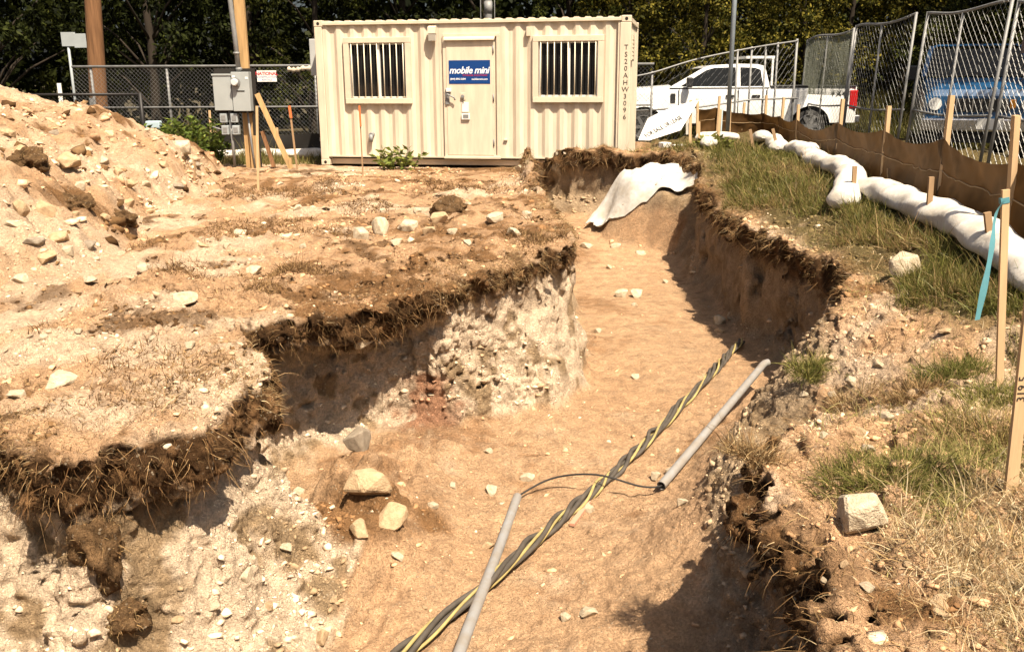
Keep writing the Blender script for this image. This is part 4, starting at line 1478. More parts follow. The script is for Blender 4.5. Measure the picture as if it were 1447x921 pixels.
stake((1205, 286), (1208, 235), .045, 'short brown stake driven through the loose end of the white sediment roll', M_PINED, d=.03, name='wood_stake')
stake((1311, 318), (1316, 250), .045, 'brown stake beside the long white sediment roll', M_PINED, d=.03, y=8.2, name='wood_stake')
stake((1256, 275), (1256, 238), .035, 'small weathered stake between silt fence and white roll', M_PINED, y=10.6, d=.03, name='wood_stake')
stake((1402, 368), (1395, 300), .05, 'dark stubby stake behind the taped lath stake', M_PINED, y=6.9, d=.03, name='wood_stake')
so, b, t = stake((1013, 214), (1018, 155), .05, 'pale lath stake with blue edge near the leaning board', M_PINE, y=16.4, d=.02)
MB().bar(t - b + Vector((.035, 0, 0)), t - b + Vector((.03, 0, -.45)), .02, .012, (0, 1, 0)).build('blue_edge', M_BLUEG, so)
stake((988, 205), (988, 172), .04, 'short lath stake beside the small clump of grass by the leaning board', M_PINE, y=17.2)
stake((971, 186), (971, 168), .05, 'white lath stake under the leaning board', M_GEO, y=18.9)
stake((1064, 208), (1060, 183), .05, 'short tilted stake at the far bend of the silt fence', M_PINED, y=16.2)
stake((1098, 208), (1092, 182), .05, 'short dark stake leaning at the far white rolls', M_PINED, y=15.6)
stake((365, 268), (363, 150), .035, 'tall grey lath stake in front of the power pedestal', M_PINE, d=.02)
so, b, t = stake((420, 240), (409, 150), .035, 'thin lath stake with orange painted top left of the cabin', M_PINED)
MB().bar(t - b + Vector((0, -.01, .005)), t - b + Vector((.02, -.01, -.22)), .045, .022, (0, 1, 0)).build('painted_top', M_PINK, so)
so, b, t = stake((513, 250), (508, 150), .022, 'thin rod with orange painted top in front of the cabin wall', M_PINED)
MB().bar(t - b + Vector((0, -.01, .005)), t - b + Vector((.006, -.01, -.33)), .03, .02, (0, 1, 0)).build('painted_top', M_PINK, so)
stake((275, 258), (275, 228), .03, 'very short lath stake at the tip of the spoil heap', M_PINED)
stake((300, 215), (296, 156), .05, 'pale lath stake holding the black silt fence', M_PINE, y=20.6)

# ------------------------------------------------------------------ silt fence
def fence_x(y): return 4.05 + .12 * (y - 7.5)
def fence_at(px):
    k = (px - 723.5) / FPX
    y = (4.05 - .9 - k * .33) / (k * .966 - .12)
    return y
SFP = [(1437, 230, 163), (1333, 196, 135), (1250, 183, 150), (1183, 172, 140), (1126, 168, 148), (1102, 164, 138)]
posts = []
for px, pf_, pt_ in SFP:
    y = fence_at(px); p = Yp(px, pf_, y); q = Yp(px, pt_, y)
    posts.append((Vector((p.x, y, 0)), p.z, q.z))
near = [(Vector((fence_x(y), y, 0)), posts[0][1], posts[0][2] - .1) for y in (2.2, 4.0, 5.7)]
far = []
for px, pf_, pt_, y in ((1080, 160, 135, 20.0), (1048, 160, 145, 20.3), (1030, 158, 140, 20.3), (1012, 152, 136, 20.1), (985, 154, 140, 19.8)):
    p = Yp(px, pf_, y); q = Yp(px, pt_, y)
    far.append((Vector((p.x, y, 0)), p.z, q.z))
SF = near + posts + far
M_SILT = leaf_mat('silt_fabric', rough=.55, transl=.38, spec=.18)
M_SEAM = mat('seam_thread', (.42, .30, .17), .8)
sfr = empty('silt_fence', (SF[3][0].x, SF[3][0].y, .2))
o0 = sfr.location
tag(sfr, 'brown woven silt fence fabric stretched along a line of wood stakes', 'silt fence')
rows = []; seamA, seamB = [], []
for i in range(len(SF) - 1):
    a, za, _ = SF[i]; b, zb, _ = SF[i + 1]
    L = (b - a).length; n = max(8, int(L / .11))
    nrm = (b - a).cross(Vector((0, 0, 1))).normalized()
    for k in range(n + (1 if i == len(SF) - 2 else 0)):
        u = k / n
        c = a.lerp(b, u)
        sag = min(.13, .045 * L) * (1 - (2 * u - 1) ** 2) * (1.0 + .25 * math.sin(i * 2.3))
        zt = za + (zb - za) * u - sag
        zg = zat(c.x, c.y) - .05
        bul = .05 * math.sin(math.pi * u) + .02 * math.sin(c.y * 5.1 + c.x * 3)
        col = []
        for j in range(9):
            v = j / 8
            col.append(c - o0 + Vector((0, 0, zt + (zg - zt) * v)) - nrm * bul * math.sin(math.pi * min(1, v * 1.1)) * -1 + nrm * (.012 * math.sin(c.y * 17 + j * 1.7)))
        rows.append(col)
        seamA.append(c - o0 + Vector((0, 0, zt - .23)) + nrm * 0 + Vector((-.03, -.012, 0)))
mesh_rows = MB().grid(rows)
fm = mesh_rows.mesh('fabric')
a = fm.attributes.new('tint', 'FLOAT_COLOR', 'POINT')
cc = np.ones((len(fm.vertices), 4), np.float32); cc[:, :3] = (.085, .043, .014)
cc[:, :3] *= (1 + .15 * RNG.normal(size=(len(cc), 1))).clip(.7, 1.3)
a.data.foreach_set('color', cc.ravel())
fab = link('fabric', fm, sfr, M_SILT)
pr = [Vector(r[3]) + Vector((-.012, -.006, 0)) for r in rows]
MB().tube(pr, .0055, 4).build('seam', M_SEAM, fab)
for i, (p, zf, zt) in enumerate(SF):
    ln = Vector(((.10 if i == 3 else 0) + .05 * math.sin(i * 3.1), .03 * math.cos(i * 2.2), 0))
    bk = Vector((.035, 0, 0))
    base = Vector((p.x, p.y, zat(p.x, p.y) - .25)) - o0 + bk
    tp_ = Vector((p.x, p.y, zt)) - o0 + bk - ln
    MB().bar(base, tp_, .055, .045, (1, 0, 0)).build('post', M_PINE, sfr)


# ------------------------------------------------------------------ white sediment rolls
def roll(pts, r, label, group=None, seed=0, endcap=True):
    pts = smooth_path(pts, max(20, int(sum((Vector(b) - Vector(a)).length for a, b in zip(pts[:-1], pts[1:])) / .05)))
    o0 = pts[0].copy()
    seg = 18; rows = []
    dist = 0
    n = len(pts)
    for i, p in enumerate(pts):
        if i: dist += (p - pts[i - 1]).length
        t = (pts[min(i + 1, n - 1)] - pts[max(i - 1, 0)]).normalized()
        s = t.cross(Vector((0, 0, 1))).normalized(); up = s.cross(t)
        e = min(1, i / 4, (n - 1 - i) / 4)
        rad = r * (1 + .06 * math.sin(dist * 5.3 + seed) + .05 * math.sin(dist * 11.7 + seed * 2)) * (.25 + .75 * math.sqrt(max(0, 1 - (1 - e) ** 2)))
        ring = []
        for k in range(seg + 1):
            a = 2 * math.pi * k / seg
            w = 1 + .05 * math.sin(3 * a + dist * 6 + seed) + .04 * math.sin(5 * a - dist * 9)
            z = math.sin(a) * rad * .82 * w
            if z < 0: z *= .7
            ring.append(p - o0 + s * math.cos(a) * rad * 1.08 * w + up * z)
        rows.append(ring)
    mb = MB().grid(rows)
    for rw, rev in ((rows[0], False), (rows[-1], True)):
        mb.add(rw[:-1], [tuple(range(seg))])
    o = mb.build('sediment_roll', M_GEO)
    o.location = o0
    tag(o, label, 'sediment roll', group)
    return o


def wp(dx, y, up=.10):
    x = fence_x(y) - dx
    return Vector((x, y, zat(x, y) + up))
roll([wp(0.28, 2.4), wp(0.26, 4.4), wp(0.28, 6.0), wp(0.28, 7.4), wp(0.30, 8.8), wp(0.34, 10.0), wp(0.36, 10.5)], .175, 'long white sediment roll lying against the silt fence in the green grass', seed=1)
roll([wp(.80, 9.85, .10), wp(.66, 10.25, .11), wp(.46, 10.9), wp(.34, 11.8), wp(.40, 13.2), wp(0.30, 14.6), wp(.40, 15.3)], .16, 'white sediment roll with its loose end splayed onto the grass', seed=2)
roll([wp(.60, 15.4), wp(.50, 16.0), wp(.45, 16.9)], .15, 'stubby white sediment roll in the row at the far fence bend', seed=3)
roll([wp(.62, 16.9), wp(.55, 17.6), wp(.5, 18.4)], .15, 'white sediment roll lying before the far end of the silt fence', seed=4)
roll([Vector((4.55, 18.7, zat(4.55, 18.7) + .08)), Vector((4.2, 19.0, zat(4.2, 19.0) + .08)), Vector((3.75, 19.1, zat(3.75, 19.1) + .08))], .14, 'white sediment roll lying crosswise beside the leaning board', seed=5)
roll([Vector((3.35, 15.9, zat(3.35, 15.9) + .10)), Vector((3.45, 16.3, zat(3.45, 16.3) + .09)), Vector((3.6, 16.8, zat(3.6, 16.8) + .08))], .13, 'short white sediment roll end pinned by a lath stake', seed=6)
roll([Vector((x, 20.45 + .1 * math.sin(x), .06)) for x in np.arange(-8.0, -2.4, .7)], .15, 'white sediment roll along the black silt fence behind the pedestal', seed=7)

# black silt fence behind
bs_ = empty('black_silt_fence', (-6, 20.85, 0))
tag(bs_, 'black silt fence fabric along the ground behind the power pedestal', 'silt fence')
rows = []
for i in range(70):
    x = -8.2 + i * .1
    zt = .50 - .05 * abs(math.sin(x * 1.4))
    rows.append([Vector((x + 6, .03 * math.sin(x * 3 + j), zt * (1 - j / 4) - .03 * (j == 4))) for j in range(5)])
MB().grid(rows).build('fabric', M_BLK, bs_)
for x in (-7.9, -6.6, -5.2, -3.9, -2.6):
    MB().box(x + 6 - .02, x + 6 + .02, .04, .08, -.1, .62).build('post', M_PINE, bs_)

# ------------------------------------------------------------------ chain-link fences
M_WIRE = mat('fence_wire', (.20, .20, .195), .5, metal=.6)
M_WIREB = mat('sunlit_fence_wire', (.30, .30, .29), .45, metal=.3)  # paler copy of the galvanised wire, sunlight put into its colour
M_BLKM = mat('black_fence_metal', (.018, .016, .015), .5)


def mesh_diag(L, z0, z1, pitch, r):
    mb = MB(); h = z1 - z0
    for sgn in (1, -1):
        for i in range(int((L + h) / pitch) + 1):
            c = i * pitch - (h if sgn > 0 else 0)
            pts = []
            for t in (0.0, 1.0):
                pass
            xa, xb = (c, c + h) if sgn > 0 else (c, c - h)
            ta, tb = 0.0, 1.0
            lo, hi = min(xa, xb), max(xa, xb)
            if hi <= 0 or lo >= L: continue
            f = lambda q: (q - xa) / (xb - xa)
            if xa < 0: ta = f(0)
            if xb < 0: tb = f(0)
            if xa > L: ta = f(L)
            if xb > L: tb = f(L)
            mb.tube([(xa + (xb - xa) * ta, sgn * .003, z0 + h * ta), (xa + (xb - xa) * tb, sgn * .003, z0 + h * tb)], r, 3, False, False)
    return mb


def zig_mesh(L, zf0, zf1, pitch, r, amp=.02, skew=0.0):
    """woven wire: one zigzag wire per column; zf0,zf1 functions of x"""
    mb = MB(); n = int(L / pitch)
    for i in range(n):
        x = (i + .5) * pitch
        a, b = zf0(x), zf1(x)
        m = max(4, int((b - a) / pitch))
        pts = []
        for k in range(m + 1):
            z = a + (b - a) * k / m
            side = 1 if (k + i) % 2 else -1
            xx = x + side * pitch * .5 * .98 + .012 * math.sin(z * 3.1 + i * .35)
            xx = min(max(xx, 0), L)
            pts.append((xx, amp * math.sin(z * 2.2 + x * 1.7) + .003 * side, z))
        mb.tube(pts, r, 3, False, False)
    return mb


# back fence, left of the cabin and on behind it
fb = empty('chain_link_fence', (-10.1, 22.0, 0))
tag(fb, 'galvanised chain-link fence with grey posts behind the power pedestal', 'fence')
zt = Yp(237, 94, 22.0).z; zm = Yp(237, 152, 22.0).z
MB().tube([(0, 0, zt), (13.4, 0, zt)], .028, 8).build('top_rail', M_STEEL, fb)
MB().tube([(0, 0, zm), (13.4, 0, zm)], .022, 8).build('middle_rail', M_STEEL, fb)
for px in (130, 237, 340, 446, 560, 700, 830):
    x = Yp(px, 120, 22.0).x + 10.1
    MB().tube([(x, .03, -.1), (x, .03, zt + .03)], .032, 8).build('post', M_STEEL, fb)
mm = mesh_diag(13.4, .04, zt, .095, .0032).build('wire_mesh', M_WIRE, fb); mm['kind'] = 'stuff'

# low black rail on the far left
br = empty('black_rail_fence', (-11.6, 20.3, 0))
tag(br, 'low black tubular rail fence with black mesh behind the spoil heap', 'fence')
zt2 = Yp(100, 134, 20.3).z; x1 = Yp(198, 134, 20.3).x + 11.6
MB().tube([(0, 0, zt2), (x1, 0, zt2)], .03, 8).build('top_rail', M_BLKM, br)
for x in (.1, 1.35, x1):
    MB().tube([(x, 0, -.1), (x, 0, zt2 + .03)], .045 if x == x1 else .03, 8).build('post', M_BLKM, br)
mm = mesh_diag(x1, .1, zt2, .10, .004).build('wire_mesh', M_BLKM, br); mm['kind'] = 'stuff'

# fence on the right: rigid part in front of the white truck, then leaning panels
P3 = lambda px, py, y: Yp(px, py, y)
FR = [P3(880, 111, 20.6), P3(922, 103, 20.6), P3(985, 84, 20.8), P3(1063, 68, 21.2), P3(1127, 58, 21.8)]
fr = empty('chain_link_fence', (FR[0].x, FR[0].y, 0))
tag(fr, 'chain-link fence with rising top rail in front of the white pickup', 'fence')
o0 = fr.location
MB().tube([p - o0 for p in smooth_path(FR, 24)], .018, 8).build('top_rail', M_STEEL, fr)
mid = [P3(880, 158, 20.6), P3(985, 152, 20.8), P3(1063, 141, 21.2), P3(1127, 139, 21.8)]
MB().tube([p - o0 + Vector((0, .02, 0)) for p in mid], .02, 8).build('middle_rail', M_STEEL, fr)
for px, py, y in ((922, 103, 20.6), (1043, 72, 21.05), (1063, 68, 21.2), (1083, 66, 21.4), (1100, 62, 21.6), (1127, 57, 21.8)):
    t = P3(px, py, y)
    MB().tube([Vector((t.x, t.y + .03, -.05)) - o0, t - o0 + Vector((0, .03, .03))], .024 if px != 1127 else .03, 8).build('post', M_STEEL, fr)
for a, b in zip(FR[:-1], FR[1:]):
    L = math.hypot(b.x - a.x, b.y - a.y)
    mz = zig_mesh(L, lambda x: .12, lambda x: a.z + (b.z - a.z) * x / L, .085, .0028)
    mz.xform(Matrix.Translation(Vector((a.x, a.y, 0)) - o0) @ Matrix.Rotation(math.atan2(b.y - a.y, b.x - a.x), 4, 'Z'))
    mm = mz.build('wire_mesh', M_WIRE, fr); mm['kind'] = 'stuff'

XF = 7.25
panels = [((1127, 1188), (58, 41), None, 'temporary fence panel with a strip of netting beside the pickup bed'),
          ((1190, 1268), (40, 22), None, 'temporary fence panel with sagging mesh behind the brown silt fence'),
          ((1278, 1386), (22, 4), None, 'temporary fence panel in front of the blue truck windscreen'),
          ((1394, 1560), (3, -14), None, 'bright mesh fence panel with a small tag in front of the blue truck')]
for k, ((pa, pb), (ya, yb), _, lab) in enumerate(panels):
    da = XF / ((pa - 723.5) / FPX) ; db = XF / ((pb - 723.5) / FPX)
    yaw_a = (da - .33) / .966; yaw_b = (db - .33) / .966
    A = Vector((XF, yaw_a, 0)); B = Vector((XF, yaw_b, 0))
    za = Yp(pa, ya, yaw_a).z; zb = Yp(pb, yb, yaw_b).z
    root = empty('temporary_fence', A)
    tag(root, lab, 'fence panel', 'temporary fence panels along the road')
    L = (B - A).length
    lean = .16 if k >= 2 else .10                    # tops tip towards the road
    def fz(x): return za + (zb - za) * x / L + .04 * math.sin(math.pi * x / L * 2 + k)
    loc = []
    def W(x, z):  # local point on the leaning panel
        return Vector((lean * (z / 2.6) + .03 * math.sin(x * 2 + z), -x, z))
    zb0 = .08
    tops = [W(x, fz(x)) for x in np.linspace(0, L, 14)]
    MB().tube(tops, .024, 8).build('top_rail', M_STEEL, root)
    MB().tube([W(x, 1.05 - .05 * math.sin(math.pi * x / L)) for x in np.linspace(0, L, 8)], .02, 8).build('middle_rail', M_STEEL, root)
    for x in (0.02, L * .5, L - .02):
        MB().tube([W(x, zb0 - .1), W(x, fz(x) + .02)], .026 if x != L * .5 else .021, 8).build('post', M_STEEL, root)
    mz = zig_mesh(L, lambda x: zb0, lambda x: fz(x), .075, .0026 if k < 3 else .0040, amp=.03)
    mz.v = [tuple(W(p[0], p[2]) + Vector((p[1], 0, 0))) for p in mz.v]
    mm = mz.build('wire_mesh', M_WIREB if k >= 2 else M_WIRE, root); mm['kind'] = 'stuff'
    if k == 0:
        mz = zig_mesh(L, lambda x: 1.25, lambda x: fz(x) - .05, .022, .0042, amp=.02)
        mz.v = [tuple(W(p[0], p[2]) + Vector((p[1] - .02, 0, 0))) for p in mz.v]
        mm = mz.build('netting', mat('grey_netting', (.16, .17, .13), .8), root); mm['kind'] = 'stuff'
    if k == 3:
        x0 = .25 * L * .55
        c = [W(x0, 2.35), W(x0 + .34, 2.35), W(x0 + .36, 1.92), W(x0 - .02, 1.95)]
        MB().add([p + Vector((-.03, 0, 0)) for p in c] + [p + Vector((-.024, 0, 0)) for p in c],
                 [(0, 1, 2, 3), (7, 6, 5, 4), (0, 4, 5, 1), (1, 5, 6, 2), (2, 6, 7, 3), (3, 7, 4, 0)]).build('tag_plate', mat('weathered_tag', (.20, .16, .15), .7, .3, 12), root)

# ------------------------------------------------------------------ poles and signs
M_POLE = mat('wood_pole', (.20, .10, .045), .85, .5, 30, .6, 60, stretch=(1, 1, .05), col2=(.11, .052, .022))
up = empty('utility_pole', (Yp(139, 172, 23.0).x, 23.0, 0))
tag(up, 'thick reddish brown wooden utility pole behind the spoil heap', 'utility pole')
zz = np.linspace(-.3, 9.0, 30)
pt = [Vector(((Yp(131, 0, 23.0).x - up.location.x) * z / Yp(131, 0, 23.0).z, 0, z)) for z in zz]
MB().tube(pt, [.215 - .009 * z for z in zz], 18).build('shaft', M_POLE, up)
MB().box(-.06, .06, -.222, -.205, 1.05, 1.25).build('tag_plate', M_STEEL, up)

M_SIGNB = mat('sign_back_grey', (.34, .37, .38), .5, .1, 5)
sp = empty('sign_post', (Yp(107, 150, 24.5).x, 24.5, 0))
tag(sp, 'street sign seen from the back on a thin grey post', 'sign')
zt = Yp(107, 58, 24.5).z; x0 = sp.location.x
MB().tube([(0, 0, -.1), (0, 0, zt + .2)], .035, 8).build('post', M_SIGNB, sp)
for (a, b, c, d, yy, w) in ((89, 107, 46, 66, -.05, 0), (107, 122, 48, 68, -.06, .05)):
    A, B = Yp(a, d, 24.5), Yp(b, c, 24.5)
    MB().box(A.x - x0, B.x - x0, yy, yy + .012, A.z, B.z, .004).build('sign_plate', M_SIGNB, sp)
mk_ = empty('marker_post', (Yp(86, 140, 23.5).x, 23.5, 0))
tag(mk_, 'white marker post beside the street sign', 'post')
MB().box(-.05, .05, -.02, .02, -.1, Yp(86, 118, 23.5).z, .01).build('blade', M_WHITE, mk_)

sp2 = empty('steel_pole', (Yp(1029, 165, 19.9).x, 19.9, zat(Yp(1029, 165, 19.9).x, 19.9)))
tag(sp2, 'slim grey steel pole standing before the white pickup door', 'pole')
d_ = Yp(1038, 0, 19.9) - sp2.location
MB().tube([Vector((0, 0, -.15)), d_ * 1.0, d_ * 1.7], [.045, .05, .05], 10).build('shaft', mat('blue_grey_pole', (.28, .32, .36), .5, .15, 6, metal=.3), sp2)
sp3 = empty('steel_mast', (Yp(690, 20, 21.6).x, 21.6, 0))
tag(sp3, 'galvanised mast rising behind the cabin roof', 'mast')
MB().tube([(0, 0, -.1), (0, 0, 6.5)], .085, 12).tube([(0, 0, 3.05), (0, 0, 3.3)], .095, 12).build('shaft', M_STEEL, sp3)
for dx in (-.17, .14):
    MB().tube([(dx, 0, .0), (dx, 0, 6.4)], .012, 5).build('wire', M_STEEL, sp3)

# leaning FOR SALE board
M_BOARD = mat('white_board', (.80, .79, .75), .6, .06, 5)
ol = [(902, 198, 0), (914.5, 172, .75), (934, 160, .9), (953.6, 151, 1), (990, 133, 1), (976, 156.4, .4), (973, 160, .3), (965, 173, 0), (917.5, 198.4, 0)]
bp = [Yp(a, b, 17.9 + .55 * w) for a, b, w in ol]
n_ = (bp[3] - bp[0]).cross(bp[8] - bp[0]).normalized()
c0 = bp[0]
pl = [p - n_ * (p - c0).dot(n_) for p in bp]
if n_.y > 0: n_ = -n_
board = empty('leaning_board', c0)
tag(board, 'white for-sale board leaning on its corner beside the cabin', 'sign board')
k = len(pl)
mb = MB().add([p - c0 for p in pl] + [p - c0 - n_ * .02 for p in pl], [tuple(range(k)), tuple(range(2 * k - 1, k - 1, -1))] + [(i, (i + 1) % k, k + (i + 1) % k, k + i) for i in range(k)])
mb.build('panel', M_BOARD, board)
def onb(px, py):
    d = Vector(ray(px, py)); o = Vector((0, 0, CAM_H))
    t = (c0 - o).dot(n_) / d.dot(n_)
    return o + d * t
A, B = onb(911.8, 193.0), onb(963, 166.0)
ux = (B - A).normalized(); uy = n_.cross(ux).normalized()
def btext(body, A, B, material, hs=1.0):
    me = text_mesh('board_lettering', body, .16, extrude=.002, bold=.005)
    xs_ = [v.co.x for v in me.vertices]; w = max(xs_) - min(xs_)
    s = (B - A).length / w
    C_ = (A + B) / 2 - c0 + n_ * .004
    M = Matrix((( ux.x * s, uy.x * s * hs, n_.x, C_.x), (ux.y * s, uy.y * s * hs, n_.y, C_.y), (ux.z * s, uy.z * s * hs, n_.z, C_.z), (0, 0, 0, 1)))
    me.transform(M); link('board_lettering', me, board, material)
btext('FOR SALE OR LEASE', A, B, M_BLACKT, 1.3)
MB().bar(onb(977, 142) - c0 + Vector((0, .05, 0)), Vector((onb(977, 142).x, 18.5, .25)) - c0, .05, .03).build('prop', M_PINE, board)
for (px, py, sx, sy, lab) in ((940, 200, .17, .14, 'small white block lying beside the leaning board'), (962, 199, .30, .07, 'flat white scrap lying beside the leaning board')):
    p = G(px, py, .38); p.y = 17.2; p.x = Yp(px, py, 17.2).x
    zz_ = zat(p.x, p.y)
    tag(MB().box(-sx / 2, sx / 2, -.1, .1, 0, sy, .012).xform(Matrix.Translation((p.x, p.y, zz_)) @ Matrix.Rotation(.3, 4, 'Z')).build('scrap', M_BOARD), lab, 'scrap')

# fence sign
fs = empty('fence_sign', Yp(377, 108, 21.9))
tag(fs, 'small white sign with red and blue lettering on the chain-link fence', 'sign')
MB().box(-.225, .225, -.006, .0, -.125, .125, .004).build('plate', M_WHITE, fs)
text('sign_lettering', 'NATIONAL', .105, face_front(0, -.0075, .055), M_RED, fs, bold=.003, spacing=.95)
M_BLET = mat('blue_lettering', (.05, .07, .28), .6)
text('sign_lettering', 'CONSTRUCTION', .058, face_front(0, -.0075, -.02), M_BLET, fs)
text('sign_lettering', 'RENTALS', .058, face_front(0, -.0075, -.08), M_BLET, fs)
rg = MB().tube(smooth_path([(-.3, 0, 0), (-.12, -.02, -.02), (.05, -.01, .015), (.3, 0, .01)], 16), [.05 + .02 * math.sin(i * 1.9) for i in range(17)], 8)
o = rg.build('rag', mat('dirty_cloth', (.52, .44, .33), .9, .3, 9)); o.location = Yp(425, 98, 21.93)
tag(o, 'dirty cloth rag tied to the fence rail', 'rag')

# ------------------------------------------------------------------ temporary power pedestal
PY = 17.85
M_ENAM = mat('grey_meter_enamel', (.33, .35, .345), .5, .1, 4, spec=.4)
M_LUM = mat('new_lumber', (.46, .29, .13), .8, .3, 22, .15, 40, stretch=(1, 1, .1))
pw = empty('power_pedestal', (Yp(345, 238, PY).x, PY, 0))
tag(pw, 'temporary power pedestal with grey meter boxes on a wooden post', 'power pedestal')
X = lambda px, py=150: Yp(px, py, PY).x - pw.location.x
Z = lambda py, px=345: Yp(px, py, PY).z
MB().box(X(340), X(354), .06, .16, -.2, 3.6, .004).build('post', M_LUM, pw)
MB().box(X(306), X(363), .02, .055, Z(160), Z(97), .003).build('back_panel', M_DARK, pw)
MB().box(X(355), X(363), .025, .06, -.1, Z(161)).build('back_panel', M_DARK, pw)
b1 = MB().box(X(307), X(332.5), -.16, .018, Z(156), Z(105), .008).build('meter_box', M_ENAM, pw)
MB().box(X(306), X(333.5), -.175, -.161, Z(107), Z(104.5), .003).build('lid', M_ENAM, b1)
b2 = MB().box(X(333.5), X(358), -.18, .018, Z(157), Z(102), .008).build('meter_box', M_ENAM, pw)
cx, cz = X(339.5), Z(116.5)
MB().tube([(cx, -.18, cz), (cx, -.21, cz)], .088, 18).build('meter_ring', M_STEEL, b2)
MB().tube([(cx, -.21, cz), (cx, -.29, cz), (cx, -.30, cz)], [.068, .064, .05], 16).build('meter_dome', mat('meter_glass', (.55, .56, .55), .12, spec=.6), b2)
MB().box(X(340), X(351), -.187, -.1805, Z(129.4), Z(128)).build('latch', M_DARK, b2)
for q in (108, 110):
    MB().box(X(335 + (q - 108) * 9), X(339 + (q - 108) * 9), -.184, -.1805, Z(q + 2), Z(q - 1)).build('sticker', M_WHITE, b2)
MB().tube([(X(342.5), -.05, Z(101)), (X(340.5), -.05, Z(50)), (X(338), -.05, Z(0)), (X(337), -.05, 3.8)], .045, 10).tube(
    [(X(343), -.05, Z(100)), (X(342.6), -.05, Z(96))], .06, 10).build('service_conduit', M_STEEL, pw)
MB().tube([(X(341), -.05, Z(77)), (X(341), -.05, Z(74))], .06, 10).build('conduit_strap', M_STEEL, pw)
for (a, b) in ((312, 160), (327, 160), (313, 177), (328, 177)):
    ob = MB().box(X(a), X(a + 10), -.13, -.02, Z(b + 13), Z(b), .012).build('outlet_box', mat('clear_cover', (.33, .36, .37), .3, .2, 20, spec=.5) if (a, b) == (312, 160) else bpy.data.materials['clear_cover'], pw)
    MB().box(X(a + 2), X(a + 8), -.136, -.131, Z(b + 10), Z(b + 3)).build('outlet_face', M_STEEL, ob)
MB().tube([(X(325), -.04, Z(157)), (X(326), -.04, -.05)], .028, 8).build('feed_conduit', M_STEEL, pw)
MB().tube([(X(350), -.04, Z(157)), (X(352), -.04, Z(200)), (X(355), -.04, -.05)], .020, 8).build('ground_conduit', M_STEEL, pw)
MB().tube([(X(313), -.06, Z(183)), (X(305), -.05, Z(181)), (X(299), -.04, Z(179))], .014, 6).build('cord', M_STEEL, pw)
MB().box(X(349.5), X(353), -.03, .02, -.1, Z(192)).box(X(354), X(361.5), -.02, .03, -.1, Z(192)).build('kick_plank', M_LUM, pw)
MB().bar((X(365), -.02, Z(133)), (X(411), -.3, Z(237)), .09, .045, (0, 1, 0)).build('brace', M_LUM, pw)
MB().bar((X(367), .05, Z(186)), (X(383), -.1, Z(236)), .07, .04, (0, 1, 0)).build('brace', M_POLE, pw)
MB().box(X(408), X(412), -.32, -.27, -.05, Z(222)).build('peg', M_LUM, pw)
tag(MB().box(-.16, .16, -.1, .1, 0, .17, .03).xform(Matrix.Translation(Yp(218, 182, 21.0))).build('utility_box', mat('pale_blue_box', (.38, .48, .52), .6)),
    'pale blue utility box by the black rail fence', 'box')
# ------------------------------------------------------------------ vehicles
M_VWHITE = mat('white_car_paint', (.78, .78, .76), .25, .03, 3, coat=.5, spec=.5)
M_VBLUE = mat('blue_car_paint', (.010, .065, .16), .3, .1, 3, coat=.5, spec=.5)
M_CGLASS = mat('car_glass', (.008, .009, .009), .05, spec=.25)
M_TYRE = mat('tyre_rubber', (.022, .021, .02), .8, .2, 20)
M_RIM = mat('alloy_rim', (.35, .35, .35), .35, metal=.8)
M_TAIL = mat('tail_light_red', (.45, .012, .012), .2, spec=.6)
M_TRIM = mat('black_trim', (.025, .025, .025), .5)
M_CHROME = mat('chrome_trim', (.6, .6, .6), .25, metal=.9)
M_AMBER = mat('amber_lens', (.75, .30, .03), .25, spec=.5)
M_CLEAR = mat('headlamp_lens', (.75, .75, .72), .15, spec=.6)


def loft(prof_fn, xs, name, material, parent):
    """prof_fn(x) -> list of (y,z) ring (open), lofted along x"""
    mb = MB(); rows = [[(x, y, z) for y, z in prof_fn(x)] for x in xs]
    mb.grid(rows, False)
    k = len(rows[0])
    mb.add(rows[0], [tuple(range(k))]); mb.add(rows[-1], [tuple(range(k))])
    return mb.build(name, material, parent)


def wheel(parent, x, y, z, r, w, side):
    """axis along y; side -1 = outer face towards -y"""
    t = MB()
    ring = [(-w / 2, r * .72), (-w / 2, r * .93), (-w * .36, r), (w * .36, r), (w / 2, r * .93), (w / 2, r * .72)]
    n = 28
    rows = [[(math.cos(2 * math.pi * i / n) * rr, yy, math.sin(2 * math.pi * i / n) * rr) for yy, rr in ring] for i in range(n + 1)]
    t.grid(rows, True)
    wh = t.build('wheel', M_TYRE, parent)
    wh.location = (x, y, z)
    m = MB()
    yo = side * w * .40
    m.tube([(0, yo, 0), (0, yo * .2, 0)], r * .70, 24)
    m.build('rim_back', M_TRIM, wh)
    m = MB()
    for i in range(6):
        a = 2 * math.pi * i / 6
        m.bar((math.cos(a) * r * .12, yo * 1.03, math.sin(a) * r * .12), (math.cos(a) * r * .68, yo * 1.06, math.sin(a) * r * .68), r * .2, .03, (0, 1, 0))
    m.tube([(0, yo * 1.12, 0), (0, yo * .9, 0)], r * .2, 12)
    rr_ = [(math.cos(2 * math.pi * i / 24) * r * .69, yo * 1.04, math.sin(2 * math.pi * i / 24) * r * .69) for i in range(25)]
    m.tube(rr_, r * .05, 6, False)
    m.build('rim', M_RIM, wh)
    return wh


